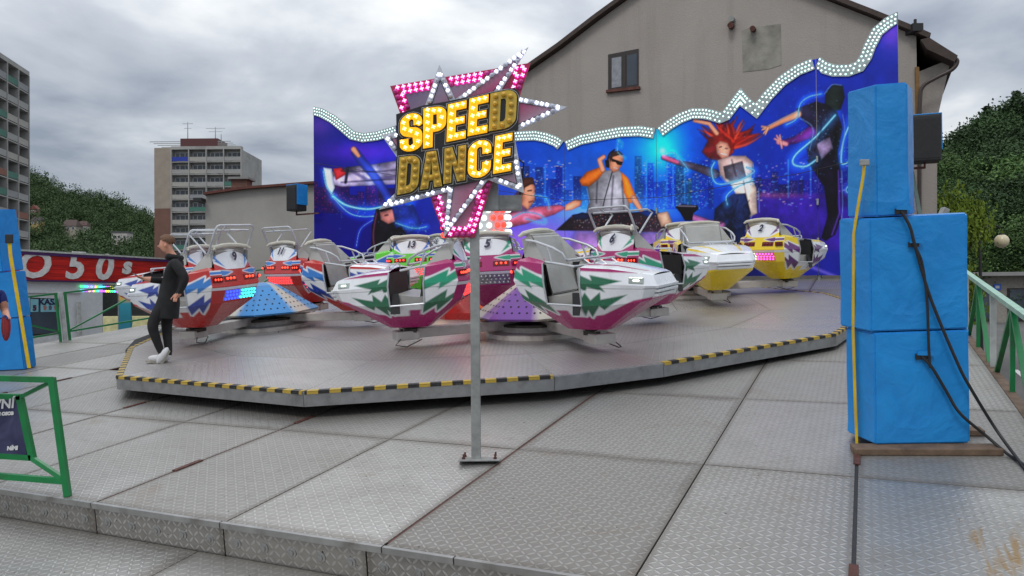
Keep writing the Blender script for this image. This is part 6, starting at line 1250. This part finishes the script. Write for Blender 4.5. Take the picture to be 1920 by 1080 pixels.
# ticket booth
bo = thing('ticket_booth', 'white ticket booth with dark window and pale blue posters', 'booth', Matrix.Translation((FA_.x, FA_.y, 0)))
hs2 = lambda nm, P, a_, b_, m_, par=None: hslab(nm, P, a_, b_, m_, par or bo)
hs2('booth_wall', [(-60, 528), (151, 532), (151, 672), (-60, 694)], -1.8, .06, M_WHITEPL); bwn = hs2('window', [(56, 558), (110, 560), (110, 626), (56, 630)], .06, .10, M_WDK); hs2('window_glass', [(58, 561), (108, 562), (108, 624), (58, 627)], .105, .115, M_PANE, bwn)
M_POST = mat('pale_blue_poster', srgb(120, 176, 190), .5, var=.15, scale=4)
for x0, x1 in ((57, 72), (76, 109)):
    ps_ = hs2('poster', [(x0, 560), (x1, 561), (x1, 584.5), (x0, 585)], .118, .124, M_POST, bwn)
    for i in range(3 if x1 > 100 else 1): x = x0 + 5 + i * 10; hs2('poster_shape', [(x, 574), (x + 4, 572), (x + 7, 576), (x + 5, 582), (x + 1, 581)], .126, .128, mat('poster_ink_%d' % (i % 2), (.08, .1, .14) if i % 2 else (.3, .12, .1), .6), ps_)
tm = text_mesh('lettering', 'KASA', .33, M_NUM, .004, offset=.014); link('lettering', tm, ps_, M_UP(hw_(92.5, 566.5, .128)))
tm = text_mesh('lettering', '5', .3, M_NUM, .004, offset=.014); link('lettering', tm, ps_, M_UP(hw_(65, 578, .128)))
hs2('door_panel', [(62, 634), (118, 632), (118, 664), (62, 668)], .06, .075, mat('white_door_panel', (.55, .56, .57), .4)); hs2('corner_post', [(143, 566), (149, 566), (153, 672), (147, 673)], .2, .32, M_POSTW); hs2('booth_ledge', [(-60, 545), (151, 547), (151, 550), (-60, 548)], .06, .14, M_WHITEPL)
# feather flag, hedge-side bank, pale tarpaulin by the hall
fp = at(222, 655, 26); tf = thing('feather_flag', 'teal and yellow feather flag standing behind the deck railing', 'flag', Matrix.Translation((fp.x, fp.y, 0)))
MB().cyl((0, 0, 0), (0, 0, 2.9), .02, .012, 6).build('pole', M_STEEL, tf); k = NT('flag_cloth'); sp = k.add('ShaderNodeSeparateXYZ'); k.link(k.obj(), sp.inputs[0]); k.col(k.ramp(k.math('DIVIDE', sp.outputs[2], 3.0), [(.60, srgb(20, 110, 130)), (.75, srgb(30, 130, 150)), (.80, srgb(190, 160, 70))])); k.rough(.7)
pts = [(-.02, .9), (.40, .9), (.46, 1.6), (.42, 2.3), (.25, 2.8), (0, 2.9)]; MB().add([(x, .02 * math.sin(z * 5), z) for x, z in pts] + [(x, .012 + .02 * math.sin(z * 5), z) for x, z in pts], [tuple(range(6))[::-1], tuple(range(6, 12))] + [(i, (i + 1) % 6, 6 + (i + 1) % 6, 6 + i) for i in range(6)]).build('flag_cloth', k.m, tf)
q = at(262, 600, 27.5); tag(MB().box((0, 0, .9), (2.6, .06, 1.8), bev=.02).build('side_banner', mat('pale_yellow_tarp', srgb(196, 190, 140), .7, var=.2), None, Matrix.Translation((q.x, q.y, 0))), 'pale yellow tarpaulin screen standing behind car 9 and the railing', 'tarpaulin')
# --- right: pavilion, globe lamp, road markings, mast behind the speakers
pv = at(1820, 600, 62); PVd = Vector((.80, -.60, 0)); pav = thing('low_pavilion', 'low beige pavilion with dark openings beyond the road', 'pavilion', mat_frame(Vector((pv.x - 4, pv.y + 2, 0)), Vector((1, -.12, 0)), Vector((0, 0, 1))))
MB().box((9, 3, 1.9), (18, 6, 3.8)).build('wall', mat('beige_wall', (.27, .25, .22), .85), pav); MB().box((9, 2.6, 3.95), (19, 7.4, .3)).build('roof', M_CONCD, pav)
for x in (2.4, 5.6, 8.8, 12): o = MB().box((x, -.03, 1.45), (2.2, .1, 2.7)).build('opening', M_WDK, pav); MB().box((x, -.1, 1.5), (1.9, .04, 2.4)).build('pane', M_PANE, o)
sgn = MB().box((6.9, -.12, 2.9), (.55, .05, .5)).build('blue_sign', mat('blue_sign', srgb(30, 90, 190), .4), pav); MB().box((6.9, -.15, 2.9), (.3, .02, .22)).build('sign_mark', M_TXT, sgn)
lp = at(1838, 500, 27); lmp = thing('street_lamp', 'black street lamp with a cream globe beyond the green railing', 'street lamp', Matrix.Translation((lp.x, lp.y, 0))); zl = at(1838, 432, 27).z
MB().tube([(0, 0, 0), (0, 0, .6), (0, 0, zl - .15), (0, 0, zl + .1)], [.09, .06, .05, .04], 10).build('post', M_RUBBER, lmp, None, True); gx = (at(1879, 452, 27) - at(1838, 452, 27)).x
MB().tube(spl3([Vector((0, 0, zl - .1)), Vector((.22, 0, zl + .12)), Vector((gx * .75, 0, zl + .16)), Vector((gx, 0, zl - .02)), Vector((gx, 0, zl - .14))], 6), .026, 8).tube([(-.9, 0, zl - .05), (.3, 0, zl - .02)], .02, 6).tube([(-gx, 0, zl - .12), (-gx * .7, 0, zl - .02)], .022, 6).build('arm', M_RUBBER, lmp, None, True)
zg = at(1879, 452, 27).z
for s_ in (1, -1): MB().ball((gx * s_, 0, zg), .235, 18, 12).build('globe', mat('cream_globe', (.62, .54, .36), .3, var=.05), lmp, None, 'all'); MB().cyl((gx * s_, 0, zg + .2), (gx * s_, 0, zg + .27), .1, .08).build('globe_cap', M_RUBBER, lmp)
road = MB()
for i, (x, y, L_) in enumerate(((12.5, 17, 4), (14.5, 22, 5), (17, 28, 6), (20, 36, 7), (13.4, 25, 3))): road.box((x, y, .004), (.14, L_, .002), Matrix.Rotation(rad(-25), 3, 'Z'))
for i, (x, y) in enumerate(((12.5, 17), (14.5, 22), (17, 28), (20, 36))): tag(MB().box((0, 0, 0), (.14, 4.2, .004)).build('road_marking', M_TXT, None, levM((x, y, .006), -28)), kind='structure')
kb = MB().box((0, 0, .06), (.25, 46, .12), bev=.02).build('kerb', M_CONC, None, levM((24, 46, 0), -24)); tag(kb, kind='structure')
# lifting strap mast seen above the speakers
mp_ = on_wall(1752, 420, D(1.0, 0), Rv); ms_ = thing('strap_winch', 'ratchet strap winch on a slanting steel arm behind the blue speakers', 'winch', Matrix.Translation(mp_)); t0 = on_wall(1710, 320, D(1.0, 0), Rv) - mp_
MB().bar((0, 0, -1.2), t0, .07, .05).build('arm', mat('dark_green_steel', (.03, .06, .05), .5), ms_); MB().box((.12, 0, .12), (.10, .12, .28), Matrix.Rotation(rad(25), 3, 'Y'), bev=.01).box((.05, 0, .1), (.10, .1, .12), bev=.02).build('ratchet', M_STEEL, ms_); MB().bar((.05, 0, .0), (.16, 0, -1.5), .04, .006).build('webbing', M_STRAP, ms_)
# ================================================================== VEGETATION AND HILLS
def leafmat(name, lo, hi, sc_=4.5):
    k = NT(name); v = k.obj(); n_ = k.noise(v, sc_, 4); n2_ = k.noise(v, sc_ * 6, 3); r = k.rnd(); c = k.ramp(k.math('ADD', k.math('MULTIPLY', n_, .6), k.math('MULTIPLY', n2_, .4)), [(.32, lo), (.68, hi)])
    h = k.add('ShaderNodeHueSaturation'); h.inputs['Hue'].default_value = .5; k.link(c, h.inputs['Color']); k.link(k.math('ADD', k.math('MULTIPLY', r, .9), .62), h.inputs['Value']); k.link(h.outputs[0], k.b.inputs['Base Color']); k.rough(.75); k.b.inputs['Specular IOR Level'].default_value = .25; return k.m
M_LEAF = leafmat('foliage', (.028, .062, .018), (.095, .165, .05)); M_LEAFD = leafmat('dark_foliage', (.020, .046, .018), (.062, .11, .04)); M_LEAFY = leafmat('bright_foliage', (.07, .12, .012), (.20, .27, .03)); M_BARK = mat('bark', (.06, .045, .035), .9, var=.3)
def crown(seed, h, r, nclump, nleaf, size, cone=False, z0=0.0):
    g = np.random.default_rng(seed); V = []; F = []
    lob = [(g.uniform(-.5, .5), g.uniform(-.5, .5), g.uniform(.2, .9), g.uniform(.35, .6)) for _ in range(9)]
    for c in range(nclump):
        if cone: t = g.random() ** .8; a = g.uniform(0, 6.28); rr_ = r * (1 - t) * g.uniform(.55, 1.05) + .05 * r; p = np.array([rr_ * math.cos(a), rr_ * math.sin(a), z0 + t * h - .12 * rr_]); cs = size * 1.6 * (1.1 - t * .6)
        else:
            l = lob[c % 9]; d = g.normal(size=3); d /= np.linalg.norm(d); d[2] = abs(d[2]) * .9 - .25; p = np.array([l[0] * r, l[1] * r, z0 + l[2] * h]) + d * np.array([r, r, h * .55]) * l[3] * g.uniform(.75, 1.05); p[2] = max(p[2], z0 + .03 * h); cs = size * 2.6
        for q in range(nleaf):
            o = p + g.normal(size=3) * cs * np.array([1, 1, .7]); a = g.normal(size=3); a /= np.linalg.norm(a); b = np.cross(a, g.normal(size=3)); b /= np.linalg.norm(b); s_ = size * g.uniform(.55, 1.1); i = len(V)
            V += [o - a * s_, o + b * s_ * .55, o + a * s_, o - b * s_ * .55]; F.append((i, i + 1, i + 2, i + 3))
    return V, F
def mesh_of(name, V, F, m_): me = bpy.data.meshes.new(name); me.from_pydata([tuple(p) for p in V], [], F); me.materials.append(m_); me.update(); return me
CR = [mesh_of('crown', *crown(20 + i, 1.0, .42, 300, 26, .0175), M_LEAF if i % 2 else M_LEAFD) for i in range(5)]; CN = [mesh_of('crown', *crown(40 + i, 1.0, .22, 260, 18, .016, True), M_LEAFD) for i in range(2)]
def trunk_mesh(nm, h):
    m = MB().tube([(0, 0, -.1), (.01, 0, h * .3), (-.01, .01, h * .6), (0, 0, h * .95)], [.035, .026, .018, .006], 7)
    for i in range(6): a = i * 1.1; z = h * (.35 + .08 * i); m.tube([(0, 0, z), (.16 * math.cos(a), .16 * math.sin(a), z + .12)], [.012, .004], 5)
    return m.mesh(nm, M_BARK, True)
TRK = trunk_mesh('trunk', .8)
def tree(name, label, p, h, me, group, w=1.0):
    t_ = thing(name, label, 'tree', Matrix.Translation(p) @ Matrix.Rotation(random.uniform(0, 6.28), 4, 'Z') @ Matrix.Diagonal((h * w, h * w, h, 1)), group); link('trunk', TRK, t_); link('crown', me, t_); return t_
# right hillside
def hill_r(x, y): s_ = max(0.0, (x * .80 + y * .30 - 62)) ; return min(22, s_ * .5) * (1 if y > 30 else 0)
gxs = np.linspace(20, 240, 45); gys = np.linspace(60, 300, 49); V = [(x, y, hill_r(x, y) - .3) for x in gxs for y in gys]
tag(mesh_of and link('hill', mesh_of('hill', V, grid_faces(45, 49, 0, None, True), mat('forest_floor', (.022, .032, .014), .95, var=.3, scale=.1))), kind='structure')
G_ = 'broadleaf trees on the right hillside'
for (x, y, Y, h) in ((1738, 330, 78, 7), (1752, 306, 84, 8), (1768, 300, 80, 8), (1786, 286, 92, 9), (1806, 262, 96, 10), (1828, 250, 98, 11), (1850, 236, 102, 11), (1872, 222, 104, 12), (1894, 208, 108, 12), (1914, 200, 110, 13), (1934, 196, 104, 13),
 (1745, 380, 70, 8), (1765, 366, 72, 8), (1790, 345, 76, 9), (1815, 322, 80, 9), (1842, 306, 84, 10), (1868, 292, 86, 10), (1892, 280, 88, 11), (1916, 272, 90, 11), (1758, 428, 66, 8), (1782, 412, 68, 8), (1810, 392, 70, 9), (1838, 374, 72, 9), (1864, 362, 74, 9), (1890, 350, 76, 10), (1915, 342, 78, 10), (1940, 330, 78, 10),
 (1800, 455, 66, 7), (1828, 440, 66, 8), (1856, 428, 67, 8), (1884, 420, 68, 8), (1910, 412, 69, 8), (1935, 405, 69, 8), (1870, 480, 66, 7), (1900, 474, 66, 7), (1925, 468, 66, 7), (1845, 490, 66, 6), (1955, 300, 86, 12), (1955, 250, 95, 12)):
    q = at(x, y, Y); tree('broadleaf_tree', 'dark broadleaf tree in the wood on the hillside beyond the railing', Vector((q.x, q.y, q.z - h * .92)), h, random.choice(CR), G_, random.uniform(.95, 1.35))
for (x, y, Y, h, lab) in ((1850, 200, 112, 10, 'slender dark conifer rising above hillside trees, shorter one'), (1906, 172, 118, 13, 'tall dark conifer at the top of the hillside wood')):
    q = at(x, y, Y); tree('conifer', lab, Vector((q.x, q.y, q.z - h)), h, random.choice(CN), None, 1.2)
ym = mesh_of('crown', *crown(77, 1.0, .34, 260, 26, .020), M_LEAFY); q = at(1792, 360, 24); tree('young_tree', 'bright yellow green tree just behind the blue speakers and railing', Vector((q.x, q.y, 0)), q.z, ym, None, .55)
# left hillside: one wooded mass with a few houses and told-apart conifers
RIDGE = [(40, 318), (60, 330), (80, 336), (100, 346), (130, 362), (160, 368), (190, 374), (215, 380), (240, 392), (262, 402), (280, 410), (300, 422), (340, 440), (420, 470)]
def ridge_y(x): return float(np.interp(x, [p[0] for p in RIDGE], [p[1] for p in RIDGE]))
V = []; F = []
def hp_(x, t, Y0=250, Y1=430): y = 540 + (ridge_y(x) + 7 - 540) * t; return at(x, y, Y0 + (Y1 - Y0) * t)
xs_ = np.linspace(-60, 420, 33); V = [tuple(hp_(x, t) - Vector((0, 0, 2.5))) for x in xs_ for t in np.linspace(0, 1, 15)]; V2 = [(p[0], p[1], max(p[2], -.4)) for p in V]
tag(link('hill', mesh_of('hill', V2, grid_faces(33, 15, 0, None, True), MATS['forest_floor'])), kind='structure')
HOUSES = [(58, 76, 421), (57, 69, 402), (114, 142, 432), (144, 162, 434), (209, 238, 452)]
V = []; F = []; base_c = [crown(60 + i, 1.0, .5, 44, 14, .05) for i in range(4)] + [crown(70, 1.0, .24, 30, 10, .06, True)]
for t in np.linspace(.03, 1.0, 15):
    for x in np.arange(-50, 415, 10.5):
        xx = x + random.uniform(-5, 5); tt2 = min(1, max(0, t + random.uniform(-.03, .03))); p = hp_(xx, tt2); h = random.uniform(7.5, 12.5) * (1.0 if tt2 < .9 else .85); yb_ = 540 + (ridge_y(xx) + 7 - 540) * tt2; h = random.uniform(1.6, 3.0) if any(a_ - 7 < xx < b_ + 7 and y_ - 9 < yb_ < y_ + 40 for a_, b_, y_ in HOUSES) else h; cv, cf = base_c[random.choice((0, 1, 2, 3, 0, 1, 2, 4))]; a = random.uniform(0, 6.28); ca, sa = math.cos(a), math.sin(a); o = len(V); w = random.uniform(.8, 1.15)
        V += [(p.x + (q[0] * ca - q[1] * sa) * h * w, p.y + (q[0] * sa + q[1] * ca) * h * w, p.z - 3.5 + q[2] * h) for q in cv]; F += [tuple(i + o for i in f) for f in cf]
tag(link('hillside_wood', mesh_of('hillside_wood', V, F, leafmat('far_foliage', (.020, .040, .016), (.060, .100, .034), .11))), 'dense green wood covering the far hillside', 'wood', kind='stuff')
for i, (x, y) in enumerate(((188, 366), (199, 370), (210, 376), (229, 383))):
    q = at(x, y, 420); tree('conifer', 'dark conifer standing on the far hill ridge above the wood', Vector((q.x, q.y, q.z - 11)), 12, CN[i % 2], 'conifers on the far ridge', 1.1)
def far_house(label, x0, x1, y0, y1, yr, Y, wall, roofc, flat=False, gable=False):
    Y = 250 + 180 * (540 - y1) / (533 - ridge_y(x0)) - 16; p0, p1 = at(x0, y1, Y), at(x1, y1, Y); w = p1.x - p0.x; z1 = at(x0, y0, Y).z - p0.z; zr = at(x0, yr, Y).z - p0.z; t_ = thing('hill_house', label, 'house', Matrix.Translation(p0)); dp = w * .8
    MB().box((w / 2, dp / 2, z1 / 2 - 2), (w, dp, z1 + 4)).build('wall', mat('wall_%d' % x0, wall, .85), t_); ov = .35
    if flat: MB().box((w / 2, dp / 2, z1 + .2), (w + .8, dp + .8, .4)).build('roof', mat('roof_%d' % x0, roofc, .8), t_)
    elif gable: MB().add([(-ov, -ov, z1), (w + ov, -ov, z1), (w / 2, -ov, zr), (-ov, dp, z1), (w + ov, dp, z1), (w / 2, dp, zr)], [(0, 1, 2), (3, 5, 4), (0, 2, 5, 3), (1, 4, 5, 2)]).build('roof', mat('roof_%d' % x0, roofc, .8), t_)
    else: MB().add([(-ov, -ov, z1), (w + ov, -ov, z1), (-ov, dp + ov, z1), (w + ov, dp + ov, z1), (w * .12, dp / 2, zr), (w * .88, dp / 2, zr)], [(0, 1, 5, 4), (2, 4, 5, 3), (0, 4, 2), (1, 3, 5)]).build('roof', mat('roof_%d' % x0, roofc, .8), t_)
    nw = 3; 
    for i in range(nw):
        for z in ((z1 * .3, z1 * .72) if z1 > 4.5 else (z1 * .5,)): o = MB().box((w * (i + .5) / nw, -.04, z), (w * .16, .12, 1.3)).build('window', M_WFR, t_); MB().box((w * (i + .5) / nw, -.12, z), (w * .12, .06, 1.0)).build('pane', M_PANE, o)
far_house('small yellow house with dark roof low on the wooded hill', 58, 76, 414, 421, 406, 290, (.42, .32, .13), (.05, .04, .04)); far_house('red roofed house half hidden among trees beside the tower edge', 57, 69, 392, 402, 384, 330, (.2, .12, .1), (.16, .05, .04), gable=True)
far_house('cream house with broad dark brown gable roof on the hill', 114, 142, 424, 432, 411, 300, (.36, .33, .27), (.075, .05, .045)); far_house('pale house with dark windows beside the cream gabled house', 144, 162, 423, 434, 414, 296, (.40, .37, .33), (.09, .05, .045)); far_house('white flat roofed villa with two rows of windows among hillside trees', 209, 238, 436, 452, 432, 280, (.46, .43, .40), (.10, .10, .11), flat=True)
